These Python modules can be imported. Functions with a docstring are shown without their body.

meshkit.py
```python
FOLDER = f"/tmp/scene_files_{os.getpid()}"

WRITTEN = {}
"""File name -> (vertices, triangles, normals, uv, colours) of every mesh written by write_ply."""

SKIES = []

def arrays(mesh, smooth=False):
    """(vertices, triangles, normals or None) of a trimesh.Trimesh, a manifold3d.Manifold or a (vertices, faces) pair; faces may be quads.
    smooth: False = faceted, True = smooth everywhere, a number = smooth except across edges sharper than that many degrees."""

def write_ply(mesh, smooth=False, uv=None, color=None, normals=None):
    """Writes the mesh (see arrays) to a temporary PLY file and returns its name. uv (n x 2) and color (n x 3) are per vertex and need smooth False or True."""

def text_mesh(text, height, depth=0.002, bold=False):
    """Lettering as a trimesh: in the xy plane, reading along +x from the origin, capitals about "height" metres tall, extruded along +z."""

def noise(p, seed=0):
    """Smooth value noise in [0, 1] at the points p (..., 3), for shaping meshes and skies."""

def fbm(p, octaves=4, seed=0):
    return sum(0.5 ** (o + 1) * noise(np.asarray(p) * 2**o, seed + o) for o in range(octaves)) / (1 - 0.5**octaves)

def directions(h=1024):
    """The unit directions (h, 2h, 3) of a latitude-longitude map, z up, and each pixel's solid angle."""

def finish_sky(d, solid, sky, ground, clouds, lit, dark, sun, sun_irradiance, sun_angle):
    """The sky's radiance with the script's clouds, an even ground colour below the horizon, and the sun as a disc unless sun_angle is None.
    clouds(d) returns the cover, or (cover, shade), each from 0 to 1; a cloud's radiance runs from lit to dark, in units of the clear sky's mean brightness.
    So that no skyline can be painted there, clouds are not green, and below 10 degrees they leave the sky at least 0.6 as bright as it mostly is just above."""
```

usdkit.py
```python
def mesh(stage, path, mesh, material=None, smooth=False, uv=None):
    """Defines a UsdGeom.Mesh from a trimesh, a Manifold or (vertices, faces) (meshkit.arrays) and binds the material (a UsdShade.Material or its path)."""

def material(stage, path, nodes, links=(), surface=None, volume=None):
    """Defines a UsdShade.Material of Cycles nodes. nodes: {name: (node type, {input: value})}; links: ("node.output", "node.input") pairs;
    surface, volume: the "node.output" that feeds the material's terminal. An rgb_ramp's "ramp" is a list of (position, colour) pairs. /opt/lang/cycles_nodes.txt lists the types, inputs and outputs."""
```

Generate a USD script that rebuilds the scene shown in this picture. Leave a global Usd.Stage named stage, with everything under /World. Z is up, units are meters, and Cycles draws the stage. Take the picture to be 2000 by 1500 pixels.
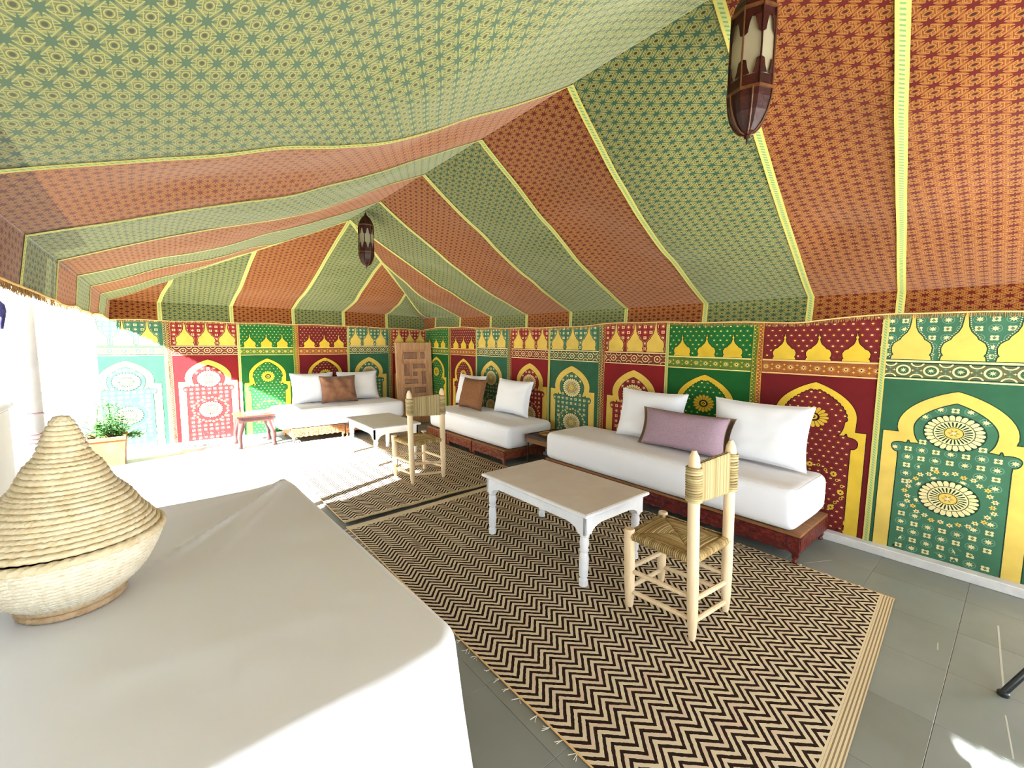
import math, random
import numpy as np, trimesh, usdkit, meshkit
from shapely.geometry import Polygon, Point, LineString, box as sbox
from shapely.ops import unary_union
from shapely import affinity
from pxr import Usd, UsdGeom, UsdLux, Gf, Sdf, Vt, UsdShade

stage = Usd.Stage.CreateInMemory()
UsdGeom.SetStageUpAxis(stage, UsdGeom.Tokens.z)
UsdGeom.SetStageMetersPerUnit(stage, 1.0)
UsdGeom.Xform.Define(stage, '/World')
UsdGeom.Scope.Define(stage, '/World/Looks')

# ------------------------------------------------------------------ camera, sky, sun, exposure
F_PX, PITCH, ROLL, YAW, EYE = 835.8, 0.0992, 0.0098, -0.692, 1.45
EXPOSURE = -0.46
SUN_STRENGTH, SUN_COLOUR, SUN_DIR = 48.0, (0.94, 0.975, 1.0), (0.34, -0.94, -0.587)
SKY_STRENGTH, SKY_COLOUR = 2.2, (0.75, 0.89, 1.03)


def camera():
    c, s = math.cos(YAW), math.sin(YAW)
    fw = np.array([c * math.cos(PITCH), s * math.cos(PITCH), -math.sin(PITCH)])
    rt = np.array([s, -c, 0.0])
    up = np.cross(rt, fw)
    cr, sr = math.cos(ROLL), math.sin(ROLL)
    r, u = cr * rt + sr * up, -sr * rt + cr * up
    cam = UsdGeom.Camera.Define(stage, '/World/camera')
    m = Gf.Matrix4d(*r, 0, *u, 0, *(-fw), 0, 0, 0, EYE, 1)
    cam.AddTransformOp().Set(m)
    cam.CreateHorizontalApertureAttr(36.0)
    cam.CreateVerticalApertureAttr(27.0)
    cam.CreateFocalLengthAttr(36.0 * F_PX / 2000.0)
    cam.CreateClippingRangeAttr(Gf.Vec2f(0.05, 1000))
    cam.CreateExposureAttr(EXPOSURE)


camera()
dome = UsdLux.DomeLight.Define(stage, '/World/sky')
dome.CreateIntensityAttr(SKY_STRENGTH)
dome.CreateColorAttr(Gf.Vec3f(*SKY_COLOUR))
sun = UsdLux.DistantLight.Define(stage, '/World/sun')
sun.CreateIntensityAttr(SUN_STRENGTH)
sun.CreateColorAttr(Gf.Vec3f(*SUN_COLOUR))
sun.CreateAngleAttr(0.53)
sun.CreateNormalizeAttr(True)
_z = -np.array(SUN_DIR) / np.linalg.norm(SUN_DIR)
_x = np.cross([0, 0, 1], _z); _x /= np.linalg.norm(_x)
_y = np.cross(_z, _x)
sun.AddTransformOp().Set(Gf.Matrix4d(*_x, 0, *_y, 0, *_z, 0, 0, 0, 6, 1))


# ------------------------------------------------------------------ colours, materials
def lin(*rgb):
    c = np.array(rgb, float) / 255.0
    return tuple(np.where(c <= 0.04045, c / 12.92, ((c + 0.055) / 1.055) ** 2.4))


def scale(c, k):
    return tuple(float(x) * k for x in c)


L = '/World/Looks/'
M = {}


def plain(name, col, rough=0.6, spec=0.3, noise=None, bump=None, coat=0.0, metal=0.0, sheen=0.0):
    """A principled material; noise = (scale, other colour, amount detail), bump = (scale, strength)."""
    n = {'tc': ('texture_coordinate', {}), 'p': ('principled_bsdf', {'base_color': col, 'roughness': rough, 'specular_ior_level': spec, 'coat_weight': coat, 'metallic': metal, 'sheen_weight': sheen})}
    l = []
    if noise:
        n['n'] = ('noise_texture', {'scale': noise[0], 'detail': 4.0, 'roughness': 0.6})
        n['r'] = ('rgb_ramp', {'ramp': [(0.32, col), (0.68, noise[1])]})
        l += [('tc.object', 'n.vector'), ('n.fac', 'r.fac'), ('r.color', 'p.base_color')]
    if bump:
        n['bn'] = ('noise_texture', {'scale': bump[0], 'detail': 3.0})
        n['b'] = ('bump', {'strength': bump[1], 'distance': 0.01})
        l += [('tc.object', 'bn.vector'), ('bn.fac', 'b.height'), ('b.normal', 'p.normal')]
    M[name] = usdkit.material(stage, L + name, n, l, surface='p.BSDF')
    return M[name]


def grain(name, a, b, stretch=(1, 1, 1), sc=6.0, rough=0.5, bump=0.15, spec=0.3, coat=0.0):
    """Wood: noise stretched along the grain."""
    n = {'tc': ('texture_coordinate', {}), 'm': ('mapping', {'scale': stretch}),
         'n': ('noise_texture', {'scale': sc, 'detail': 5.0, 'roughness': 0.6, 'distortion': 0.6}),
         'r': ('rgb_ramp', {'ramp': [(0.3, a), (0.52, tuple((np.array(a) + np.array(b)) / 2)), (0.7, b)]}),
         'b': ('bump', {'strength': bump, 'distance': 0.004}),
         'p': ('principled_bsdf', {'roughness': rough, 'specular_ior_level': spec, 'coat_weight': coat})}
    l = [('tc.object', 'm.vector'), ('m.vector', 'n.vector'), ('n.fac', 'r.fac'), ('r.color', 'p.base_color'), ('n.fac', 'b.height'), ('b.normal', 'p.normal')]
    M[name] = usdkit.material(stage, L + name, n, l, surface='p.BSDF')
    return M[name]


class Graph:
    """Collects shader nodes from arithmetic on Ex values."""
    def __init__(self):
        self.nodes, self.links, self.k = {}, [], 0

    def add(self, kind, inputs=None, wires=()):
        self.k += 1
        n = f'n{self.k}'
        self.nodes[n] = (kind, dict(inputs or {}))
        for sock, src in wires:
            self.links.append((src, f'{n}.{sock}'))
        return n

    def op(self, kind, *args):
        ins, wires = {'math_type': kind}, []
        for i, a in enumerate(args):
            if isinstance(a, Ex):
                wires.append((f'value{i + 1}', a.ref))
            else:
                ins[f'value{i + 1}'] = float(a)
        return Ex(self, self.add('math', ins, wires) + '.value')

    def mix(self, fac, a, b):
        """Colour b where fac is 1, a where 0; colours are tuples or references."""
        ins, wires = {}, [('fac', fac.ref)] if isinstance(fac, Ex) else []
        if not isinstance(fac, Ex):
            ins['fac'] = float(fac)
        for s, c in (('color1', a), ('color2', b)):
            if isinstance(c, str):
                wires.append((s, c))
            else:
                ins[s] = c
        return self.add('mix', ins, wires) + '.color'


class Ex:
    def __init__(self, g, ref): self.g, self.ref = g, ref
    def __add__(self, o): return self.g.op('add', self, o)
    def __radd__(self, o): return self.g.op('add', o, self)
    def __sub__(self, o): return self.g.op('subtract', self, o)
    def __rsub__(self, o): return self.g.op('subtract', o, self)
    def __mul__(self, o): return self.g.op('multiply', self, o)
    __rmul__ = __mul__
    def __lt__(self, o): return self.g.op('less_than', self, o)
    def __gt__(self, o): return self.g.op('greater_than', self, o)
    def __abs__(self): return self.g.op('absolute', self)
    def frac(self): return self.g.op('fraction', self)
    def min(self, o): return self.g.op('minimum', self, o)
    def max(self, o): return self.g.op('maximum', self, o)


def uv_nodes(g):
    a = g.add('attribute', {'attribute': 'st'})
    s = g.add('separate_xyz', {}, [('vector', a + '.vector')])
    return Ex(g, s + '.x'), Ex(g, s + '.y')


def tent_fabric(name, ground, arm, line, star, dot, translucency, tint):
    """Woven lattice of stars joined by double lines, with a dotted eye in every cell; st is in metres."""
    g = Graph()
    u, v = uv_nodes(g)
    fu, fv = u * (1 / 0.102), v * (1 / 0.060)
    p, q = fu + fv, fu - fv
    a, b = abs(p.frac() - 0.5), abs(q.frac() - 0.5)          # 0 in the middle of a cell, 0.5 on a lattice line
    da, db = 0.5 - a, 0.5 - b
    near, far, both = da.min(db), da.max(db), da + db
    r2 = a * a + b * b
    col = g.mix(both > 0.62, arm, ground)
    hatch = abs((fu * 11.0).frac() - 0.5) < 0.11               # fine lines beside the eye of each cell
    col = g.mix(hatch * (r2 > 0.06), col, line)
    col = g.mix(abs(both - 0.62) < 0.028, col, line)
    col = g.mix(abs(r2 - 0.032) < 0.010, col, line)
    col = g.mix(r2 < 0.010, col, dot)
    col = g.mix(near < 0.095, col, arm)
    col = g.mix(abs(near - 0.100) < 0.024, col, line)
    rays = (abs(da - db) < 0.13 - both * 0.20).max(near < 0.125 - far * 0.30)
    col = g.mix((rays * (both < 0.64)).max(both < 0.27), col, star)
    d = g.add('principled_bsdf', {'roughness': 0.85, 'specular_ior_level': 0.15, 'sheen_weight': 0.1}, [('base_color', col)])
    tcol = g.mix(0.45, col, tint)
    t = g.add('translucent_bsdf', {}, [('color', tcol)])
    m = g.add('mix_closure', {'fac': translucency}, [('closure1', d + '.BSDF'), ('closure2', t + '.BSDF')])
    M[name] = usdkit.material(stage, L + name, g.nodes, g.links, surface=m + '.closure')


TRANS = 0.012
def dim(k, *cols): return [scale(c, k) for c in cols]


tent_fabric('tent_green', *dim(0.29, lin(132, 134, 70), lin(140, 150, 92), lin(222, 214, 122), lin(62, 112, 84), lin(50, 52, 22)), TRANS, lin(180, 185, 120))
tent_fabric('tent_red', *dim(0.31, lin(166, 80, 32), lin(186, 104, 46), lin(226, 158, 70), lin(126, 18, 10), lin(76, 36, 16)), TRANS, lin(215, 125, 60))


def tape_material():
    g = Graph()
    u, v = uv_nodes(g)                                        # u across -0.5..0.5, v along in metres
    col = g.mix(abs(u) < 0.22, lin(186, 174, 92), lin(164, 172, 112))
    hatch = abs((v * 55.0 + u * 1.5).frac() - 0.5) < 0.2
    col = g.mix(hatch * (abs(u) < 0.2), col, lin(110, 144, 82))
    d = g.add('principled_bsdf', {'roughness': 0.8, 'specular_ior_level': 0.2}, [('base_color', col)])
    t = g.add('translucent_bsdf', {}, [('color', col)])
    m = g.add('mix_closure', {'fac': 0.04}, [('closure1', d + '.BSDF'), ('closure2', t + '.BSDF')])
    M['tape'] = usdkit.material(stage, L + 'tape', g.nodes, g.links, surface=m + '.closure')


tape_material()


def printed_material():
    n = {'a': ('attribute', {'attribute': 'tint'}), 'tc': ('texture_coordinate', {}), 'n': ('noise_texture', {'scale': 9.0, 'detail': 3.0}),
         'bn': ('noise_texture', {'scale': 5.0, 'detail': 2.0}), 'b': ('bump', {'strength': 0.25, 'distance': 0.02}),
         'h': ('hsv', {}), 'mr': ('map_range', {'from_min': 0.3, 'from_max': 0.7, 'to_min': 0.9, 'to_max': 1.08}),
         'p': ('principled_bsdf', {'roughness': 0.75, 'specular_ior_level': 0.2, 'sheen_weight': 0.05})}
    l = [('tc.object', 'n.vector'), ('tc.object', 'bn.vector'), ('n.fac', 'mr.value'), ('mr.result', 'h.value'), ('a.color', 'h.color'), ('h.color', 'p.base_color'), ('bn.fac', 'b.height'), ('b.normal', 'p.normal')]
    M['printed'] = usdkit.material(stage, L + 'printed', n, l, surface='p.BSDF')


printed_material()


def rug_material():
    """Dark and cream zigzag of the flat-woven rug; st = metres along the rug and across it, band = st.x below 0."""
    g = Graph()
    u, v = uv_nodes(g)
    tri = g.op('pingpong', v, 0.0635)
    s = (u - tri) * (1 / 0.0395)
    n = g.add('noise_texture', {'scale': 60.0, 'detail': 2.0})
    tc = g.add('texture_coordinate', {})
    g.links.append((tc + '.object', n + '.vector'))
    wob = Ex(g, n + '.fac') - 0.5
    f = (s + wob * 0.22).frac()
    dark = abs(f - 0.5) < 0.235
    pink = abs((s * 0.25).frac() - 0.5) < 0.12
    cream = g.mix(pink, lin(200, 185, 156), lin(198, 178, 153))
    col = g.mix(dark, cream, lin(40, 26, 18))
    # plain woven end band with fine stripes running along the end
    bandline = (abs((u * (1 / 0.0125)).frac() - 0.5) < 0.22) * ((u < -0.008) * (u > -0.072))
    bandcol = g.mix(bandline, lin(204, 188, 154), lin(134, 116, 86))
    col = g.mix(u < 0.0, col, bandcol)
    col = g.mix(u > 2.87, col, lin(206, 190, 160))
    b = g.add('bump', {'strength': 0.3, 'distance': 0.003}, [('height', f.ref)])
    d = g.add('principled_bsdf', {'roughness': 0.95, 'specular_ior_level': 0.1}, [('base_color', col), ('normal', b + '.normal')])
    M['rug'] = usdkit.material(stage, L + 'rug', g.nodes, g.links, surface=d + '.BSDF')


rug_material()

plain('white_wall', lin(228, 226, 220), 0.7, 0.2, noise=(2.5, lin(216, 213, 206), 0))
plain('white_ledge', lin(222, 220, 216), 0.6, 0.2, noise=(7.0, lin(196, 194, 190), 0))
plain('floor_paint', lin(116, 120, 114), 0.42, 0.4, noise=(1.6, lin(128, 131, 126), 0), bump=(26.0, 0.05))
plain('floor_paint_worn', lin(115, 118, 110), 0.46, 0.4, noise=(2.4, lin(127, 129, 122), 0), bump=(26.0, 0.05))
plain('grout', lin(104, 107, 102), 0.9, 0.1)
plain('scuff', lin(176, 176, 166), 0.6, 0.2)
plain('terrace_ground', lin(214, 208, 198), 0.8, 0.2, noise=(1.2, lin(202, 196, 186), 0))
plain('sheet', lin(232, 233, 238), 0.85, 0.15, bump=(7.0, 0.10), sheen=0.1)
plain('pillow_white', lin(233, 235, 240), 0.85, 0.15, bump=(9.0, 0.10), sheen=0.1)
plain('tablecloth', lin(224, 227, 232), 0.6, 0.25, bump=(4.0, 0.10))
plain('brown_velvet', lin(128, 88, 62), 0.75, 0.2, noise=(9.0, lin(108, 72, 50), 0), bump=(16.0, 0.3), sheen=0.35)
plain('brown_weave', lin(132, 92, 62), 0.85, 0.15, noise=(70.0, lin(112, 76, 50), 0), bump=(90.0, 0.5))
plain('lavender_weave', lin(170, 146, 158), 0.9, 0.1, noise=(120.0, lin(152, 128, 142), 0), bump=(120.0, 0.6))
plain('taupe_back', lin(128, 106, 84), 0.9, 0.1)
plain('white_paint', lin(232, 233, 236), 0.45, 0.35, noise=(9.0, lin(222, 223, 226), 0))
plain('worn_top', lin(223, 218, 218), 0.5, 0.3, noise=(5.0, lin(212, 205, 204), 0))
plain('pole_paint', lin(226, 220, 214), 0.6, 0.25, noise=(6.0, lin(208, 202, 198), 0))
plain('red_cord', lin(140, 84, 84), 0.7, 0.2)
plain('navy_strap', lin(48, 44, 82), 0.8, 0.2)
plain('eave_dark', lin(40, 36, 48), 0.7, 0.2)
plain('fringe', lin(158, 122, 72), 0.9, 0.1, noise=(60.0, lin(120, 88, 50), 0))
plain('hem_cord', lin(214, 176, 118), 0.85, 0.1)
plain('thread', lin(226, 220, 208), 0.9, 0.1)
plain('lantern_metal', lin(30, 9, 7), 0.45, 0.22, noise=(24.0, lin(50, 18, 9), 0), bump=(60.0, 0.2))
plain('lantern_trim', lin(88, 54, 26), 0.45, 0.3, noise=(30.0, lin(66, 36, 18), 0))
plain('terracotta', lin(150, 80, 46), 0.85, 0.15, noise=(6.0, lin(166, 98, 62), 0), bump=(14.0, 0.2))
plain('soil', lin(62, 44, 32), 0.95, 0.1)
plain('black_metal', lin(26, 30, 28), 0.4, 0.45)
plain('mahogany', lin(76, 34, 30), 0.35, 0.45, noise=(12.0, lin(56, 24, 22), 0), coat=0.2)
plain('dark_wood', lin(46, 30, 22), 0.5, 0.35, noise=(9.0, lin(66, 44, 30), 0))
plain('straw', lin(204, 191, 162), 0.85, 0.15, noise=(34.0, lin(184, 165, 130), 0), bump=(110.0, 0.35))
plain('straw_pale', lin(218, 210, 192), 0.85, 0.15, noise=(46.0, lin(202, 191, 166), 0), bump=(120.0, 0.4))
plain('straw_brown', lin(200, 176, 142), 0.85, 0.15, noise=(40.0, lin(174, 142, 106), 0), bump=(110.0, 0.35))
plain('basket_inside', lin(60, 44, 30), 0.95, 0.05)


def tinted(name, rough=0.85, translucent=None):
    n = {'a': ('attribute', {'attribute': 'tint'}), 'p': ('principled_bsdf', {'roughness': rough, 'specular_ior_level': 0.15})}
    l, out = [('a.color', 'p.base_color')], 'p.BSDF'
    if translucent:
        n['t'] = ('translucent_bsdf', {'color': translucent}); n['m'] = ('mix_closure', {'fac': 0.25})
        l += [('p.BSDF', 'm.closure1'), ('t.BSDF', 'm.closure2')]; out = 'm.closure'
    M[name] = usdkit.material(stage, L + name, n, l, surface=out)


tinted('rush'); tinted('leaf', 0.5, lin(120, 170, 70))
RUSH = [lin(142, 118, 76), lin(160, 136, 90), lin(172, 148, 102), lin(152, 126, 82), lin(180, 158, 112)]
ROPE = [lin(164, 145, 104), lin(180, 162, 120), lin(170, 152, 110), lin(148, 130, 90)]
LEAF = [lin(38, 74, 38), lin(52, 92, 50), lin(70, 112, 64), lin(104, 138, 88)]


def tints(meshes, palette, seed=1):
    r = np.random.default_rng(seed)
    return np.vstack([np.tile(palette[r.integers(len(palette))], (len(m.vertices), 1)) for m in meshes])


plain('mat_gold', lin(190, 156, 96), 0.7, 0.2, noise=(20.0, lin(168, 128, 74), 0))
plain('mat_dark', lin(70, 44, 26), 0.7, 0.2)
grain('pale_wood', lin(228, 207, 172), lin(210, 182, 142), (1, 1, 0.12), 22.0, 0.6, 0.12)
grain('door_wood', lin(196, 152, 112), lin(160, 116, 80), (1, 1, 0.15), 22.0, 0.6, 0.25)
grain('door_wood_dark', lin(150, 112, 90), lin(116, 82, 62), (1, 1, 0.15), 26.0, 0.65, 0.25)
grain('board_wood', lin(140, 96, 56), lin(108, 70, 38), (0.12, 1, 1), 26.0, 0.6, 0.25)


def carved_material(name, a, b, sc, strength=0.9):
    n = {'tc': ('texture_coordinate', {}), 'v': ('voronoi_texture', {'scale': sc, 'feature': 'smooth_f1', 'smoothness': 0.25}),
         'w': ('noise_texture', {'scale': sc * 0.8, 'detail': 2.0, 'distortion': 2.5}), 'ma': ('math', {'math_type': 'multiply'}),
         'r': ('rgb_ramp', {'ramp': [(0.08, a), (0.3, b)]}), 'b': ('bump', {'strength': strength, 'distance': 0.012}),
         'p': ('principled_bsdf', {'roughness': 0.4, 'specular_ior_level': 0.4})}
    l = [('tc.object', 'v.vector'), ('tc.object', 'w.vector'), ('v.distance', 'ma.value1'), ('w.fac', 'ma.value2'), ('ma.value', 'r.fac'), ('ma.value', 'b.height'), ('r.color', 'p.base_color'), ('b.normal', 'p.normal')]
    M[name] = usdkit.material(stage, L + name, n, l, surface='p.BSDF')


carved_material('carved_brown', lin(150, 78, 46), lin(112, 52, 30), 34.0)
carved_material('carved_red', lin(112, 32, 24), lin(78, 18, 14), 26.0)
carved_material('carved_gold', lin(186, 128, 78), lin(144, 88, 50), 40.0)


def lantern_glass():
    n = {'p': ('principled_bsdf', {'base_color': lin(160, 154, 128), 'roughness': 0.5, 'specular_ior_level': 0.4}), 't': ('translucent_bsdf', {'color': lin(190, 182, 156)}), 'm': ('mix_closure', {'fac': 0.5})}
    M['lantern_glass'] = usdkit.material(stage, L + 'lantern_glass', n, [('p.BSDF', 'm.closure1'), ('t.BSDF', 'm.closure2')], surface='m.closure')


lantern_glass()

# ------------------------------------------------------------------ scene helpers
TAKEN = {}


def numbered(parent, name):
    k = TAKEN.setdefault((parent, name), 0)
    TAKEN[(parent, name)] += 1
    return f'{parent}/{name}' + (f'_{k:03d}' if k else '')


def tag(prim, label=None, cat=None, group=None, kind=None):
    for k, v in (('label', label), ('category', cat), ('group', group), ('kind', kind)):
        if v:
            prim.SetCustomDataByKey(k, v)
    return prim


def thing(name, label=None, cat=None, loc=(0, 0, 0), rz=0.0, group=None, kind=None):
    x = UsdGeom.Xform.Define(stage, numbered('/World', name))
    x.AddTranslateOp().Set(Gf.Vec3d(*map(float, loc)))
    x.AddRotateZOp().Set(float(rz))
    return tag(x.GetPrim(), label, cat, group, kind)


def part(parent, name, mesh, mat, smooth=False, uv=None, label=None, kind=None, tint=None):
    base = str(parent.GetPath()) if parent is not None else '/World'
    m = usdkit.mesh(stage, numbered(base, name), mesh, M[mat], smooth=smooth, uv=uv)
    if tint is not None:
        UsdGeom.PrimvarsAPI(m).CreatePrimvar('tint', Sdf.ValueTypeNames.Color3fArray, 'vertex').Set(Vt.Vec3fArray.FromNumpy(np.asarray(tint, np.float32)))
    return tag(m.GetPrim(), label, kind=kind)


def copy_of(src, loc, rz=0.0, label=None, scale=None):
    was = src.GetCustomData()
    x = UsdGeom.Xform.Define(stage, numbered('/World', src.GetName()))
    x.GetPrim().GetReferences().AddInternalReference(src.GetPath())
    x.GetPrim().SetInstanceable(True)
    x.ClearXformOpOrder()
    x.GetPrim().GetAttribute('xformOp:translate').Set(Gf.Vec3d(*map(float, loc)))
    x.GetPrim().GetAttribute('xformOp:rotateZ').Set(float(rz))
    x.SetXformOpOrder([UsdGeom.XformOp(x.GetPrim().GetAttribute('xformOp:translate')), UsdGeom.XformOp(x.GetPrim().GetAttribute('xformOp:rotateZ'))])
    return tag(x.GetPrim(), label or was['label'], was['category'], was.get('group'))


cat = trimesh.util.concatenate
RNG = np.random.default_rng(7)


def bx(x0, x1, y0, y1, z0, z1, c=0.0):
    """A box with corner points given; c chamfers its edges."""
    x0, x1, y0, y1, z0, z1 = min(x0, x1), max(x0, x1), min(y0, y1), max(y0, y1), min(z0, z1), max(z0, z1)
    if c <= 0:
        b = trimesh.creation.box((x1 - x0, y1 - y0, z1 - z0))
        b.apply_translation(((x0 + x1) / 2, (y0 + y1) / 2, (z0 + z1) / 2))
        return b
    pts = []
    for sx in (0, 1):
        for sy in (0, 1):
            for sz in (0, 1):
                p = np.array([(x0, x1)[sx], (y0, y1)[sy], (z0, z1)[sz]])
                d = np.array([c * (1 - 2 * sx), c * (1 - 2 * sy), c * (1 - 2 * sz)])
                for k in range(3):
                    q = p + d; q[k] = p[k]
                    pts.append(q)
    return trimesh.convex.convex_hull(np.array(pts))


def rounded(lx, ly, lz, r, n=10, bulge=0.0):
    """A rounded box centred on the origin, with a little bulge on its sides."""
    dims = np.array([lx, ly, lz]); h = dims / 2
    axis = []
    for k in range(3):
        inner = np.linspace(-h[k] + r, h[k] - r, max(2, int(np.ceil((dims[k] - 2 * r) / 0.05)) + 1)) if dims[k] > 2 * r else np.array([0.0, 1e-4])
        axis.append(np.unique(np.concatenate([-h[k] + r * (1 - np.cos(np.linspace(0, np.pi / 2, 5))), inner, h[k] - r * (1 - np.cos(np.linspace(0, np.pi / 2, 5)))])))
    vs, fs, o = [], [], 0
    for k in range(3):
        i, j = (k + 1) % 3, (k + 2) % 3
        A, B = np.meshgrid(axis[i], axis[j], indexing='ij')
        for s in (-1, 1):
            v = np.zeros(A.shape + (3,)); v[..., i], v[..., j], v[..., k] = A, B, s * h[k]
            na, nb = A.shape
            idx = np.arange(na * nb).reshape(na, nb) + o
            q = np.stack([idx[:-1, :-1], idx[1:, :-1], idx[1:, 1:], idx[:-1, 1:]], -1).reshape(-1, 4)
            if s < 0: q = q[:, ::-1]
            vs.append(v.reshape(-1, 3)); fs.append(q); o += na * nb
    v, f = np.vstack(vs), np.vstack(fs)
    c = np.clip(v, -h + r, h - r)
    d = v - c; n_ = np.linalg.norm(d, axis=1, keepdims=True)
    v = c + d / np.maximum(n_, 1e-9) * r
    if bulge:
        u = v / h
        v = v + bulge * np.stack([u[:, 0] * (1 - u[:, 1] ** 2) * (1 - u[:, 2] ** 2), u[:, 1] * (1 - u[:, 0] ** 2) * (1 - u[:, 2] ** 2), u[:, 2] * (1 - u[:, 0] ** 2) * (1 - u[:, 1] ** 2)], 1)
    t = trimesh.Trimesh(v, np.vstack([f[:, [0, 1, 2]], f[:, [0, 2, 3]]]), process=False)
    t.merge_vertices()
    return t


def tube(pts, r, n=8, closed=False, cap=True):
    """A tube along points; r a number or one radius per point."""
    P = np.asarray(pts, float); k = len(P)
    R = np.full(k, r) if np.ndim(r) == 0 else np.asarray(r, float)
    T = np.roll(P, -1, 0) - np.roll(P, 1, 0) if closed else np.gradient(P, axis=0)
    T /= np.maximum(np.linalg.norm(T, axis=1, keepdims=True), 1e-12)
    ref = np.array([0, 0, 1.0]) if abs(T[0][2]) < 0.9 else np.array([1.0, 0, 0])
    N = np.empty_like(P); a = np.cross(T[0], ref); N[0] = a / np.linalg.norm(a)
    for i in range(1, k):
        a = N[i - 1] - T[i] * (N[i - 1] @ T[i]); N[i] = a / max(np.linalg.norm(a), 1e-12)
    B = np.cross(T, N)
    th = np.linspace(0, 2 * np.pi, n, endpoint=False)
    V = P[:, None] + R[:, None, None] * (np.cos(th)[None, :, None] * N[:, None] + np.sin(th)[None, :, None] * B[:, None])
    V = V.reshape(-1, 3); F = []
    for i in range(k if closed else k - 1):
        a0, b0 = i * n, ((i + 1) % k) * n
        for j in range(n):
            j2 = (j + 1) % n
            F += [(a0 + j, a0 + j2, b0 + j2), (a0 + j, b0 + j2, b0 + j)]
    if cap and not closed:
        V = np.vstack([V, P[0], P[-1]]); c0, c1 = len(V) - 2, len(V) - 1; e = (k - 1) * n
        for j in range(n):
            j2 = (j + 1) % n
            F += [(c0, j2, j), (c1, e + j, e + j2)]
    return trimesh.Trimesh(V, np.array(F), process=False)


def lathe(profile, n=24, loc=(0, 0, 0)):
    """Profile of (r, z) from bottom to top turned round the z axis."""
    p = np.asarray(profile, float)
    th = np.linspace(0, 2 * np.pi, n, endpoint=False)
    V = np.stack([p[:, 0][:, None] * np.cos(th), p[:, 0][:, None] * np.sin(th), np.repeat(p[:, 1][:, None], n, 1)], -1).reshape(-1, 3) + np.array(loc)
    F = []
    for i in range(len(p) - 1):
        for j in range(n):
            j2 = (j + 1) % n
            F += [(i * n + j, i * n + j2, (i + 1) * n + j2), (i * n + j, (i + 1) * n + j2, (i + 1) * n + j)]
    t = trimesh.Trimesh(V, np.array(F), process=False)
    t.merge_vertices()
    t.update_faces(t.nondegenerate_faces())
    return t


def grid_mesh(P, flip=False):
    """A sheet from an (a, b, 3) grid of points."""
    na, nb = P.shape[:2]
    i = np.arange(na * nb).reshape(na, nb)
    q = np.stack([i[:-1, :-1], i[1:, :-1], i[1:, 1:], i[:-1, 1:]], -1).reshape(-1, 4)
    if flip: q = q[:, ::-1]
    return trimesh.Trimesh(P.reshape(-1, 3), np.vstack([q[:, [0, 1, 2]], q[:, [0, 2, 3]]]), process=False)


def extrude(poly, h, plane='xz', at=0.0):
    """A shapely polygon extruded by h; plane xz: polygon x->x, y->z, thickness along +y from at; yz: x->y, y->z, thickness along +x."""
    ms = [trimesh.creation.extrude_polygon(g, h, engine='earcut') for g in getattr(poly, 'geoms', [poly])]
    m = cat(ms); v = m.vertices.copy()
    if plane == 'xz':
        m.vertices = np.stack([v[:, 0], at + v[:, 2], v[:, 1]], 1); m.invert()
    elif plane == 'yz':
        m.vertices = np.stack([at + v[:, 2], v[:, 0], v[:, 1]], 1)
    else:
        m.vertices = v + np.array([0, 0, at])
    return m


def fbm(p, o=3, seed=0):
    return meshkit.fbm(np.asarray(p, float), o, seed) - 0.5


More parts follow.
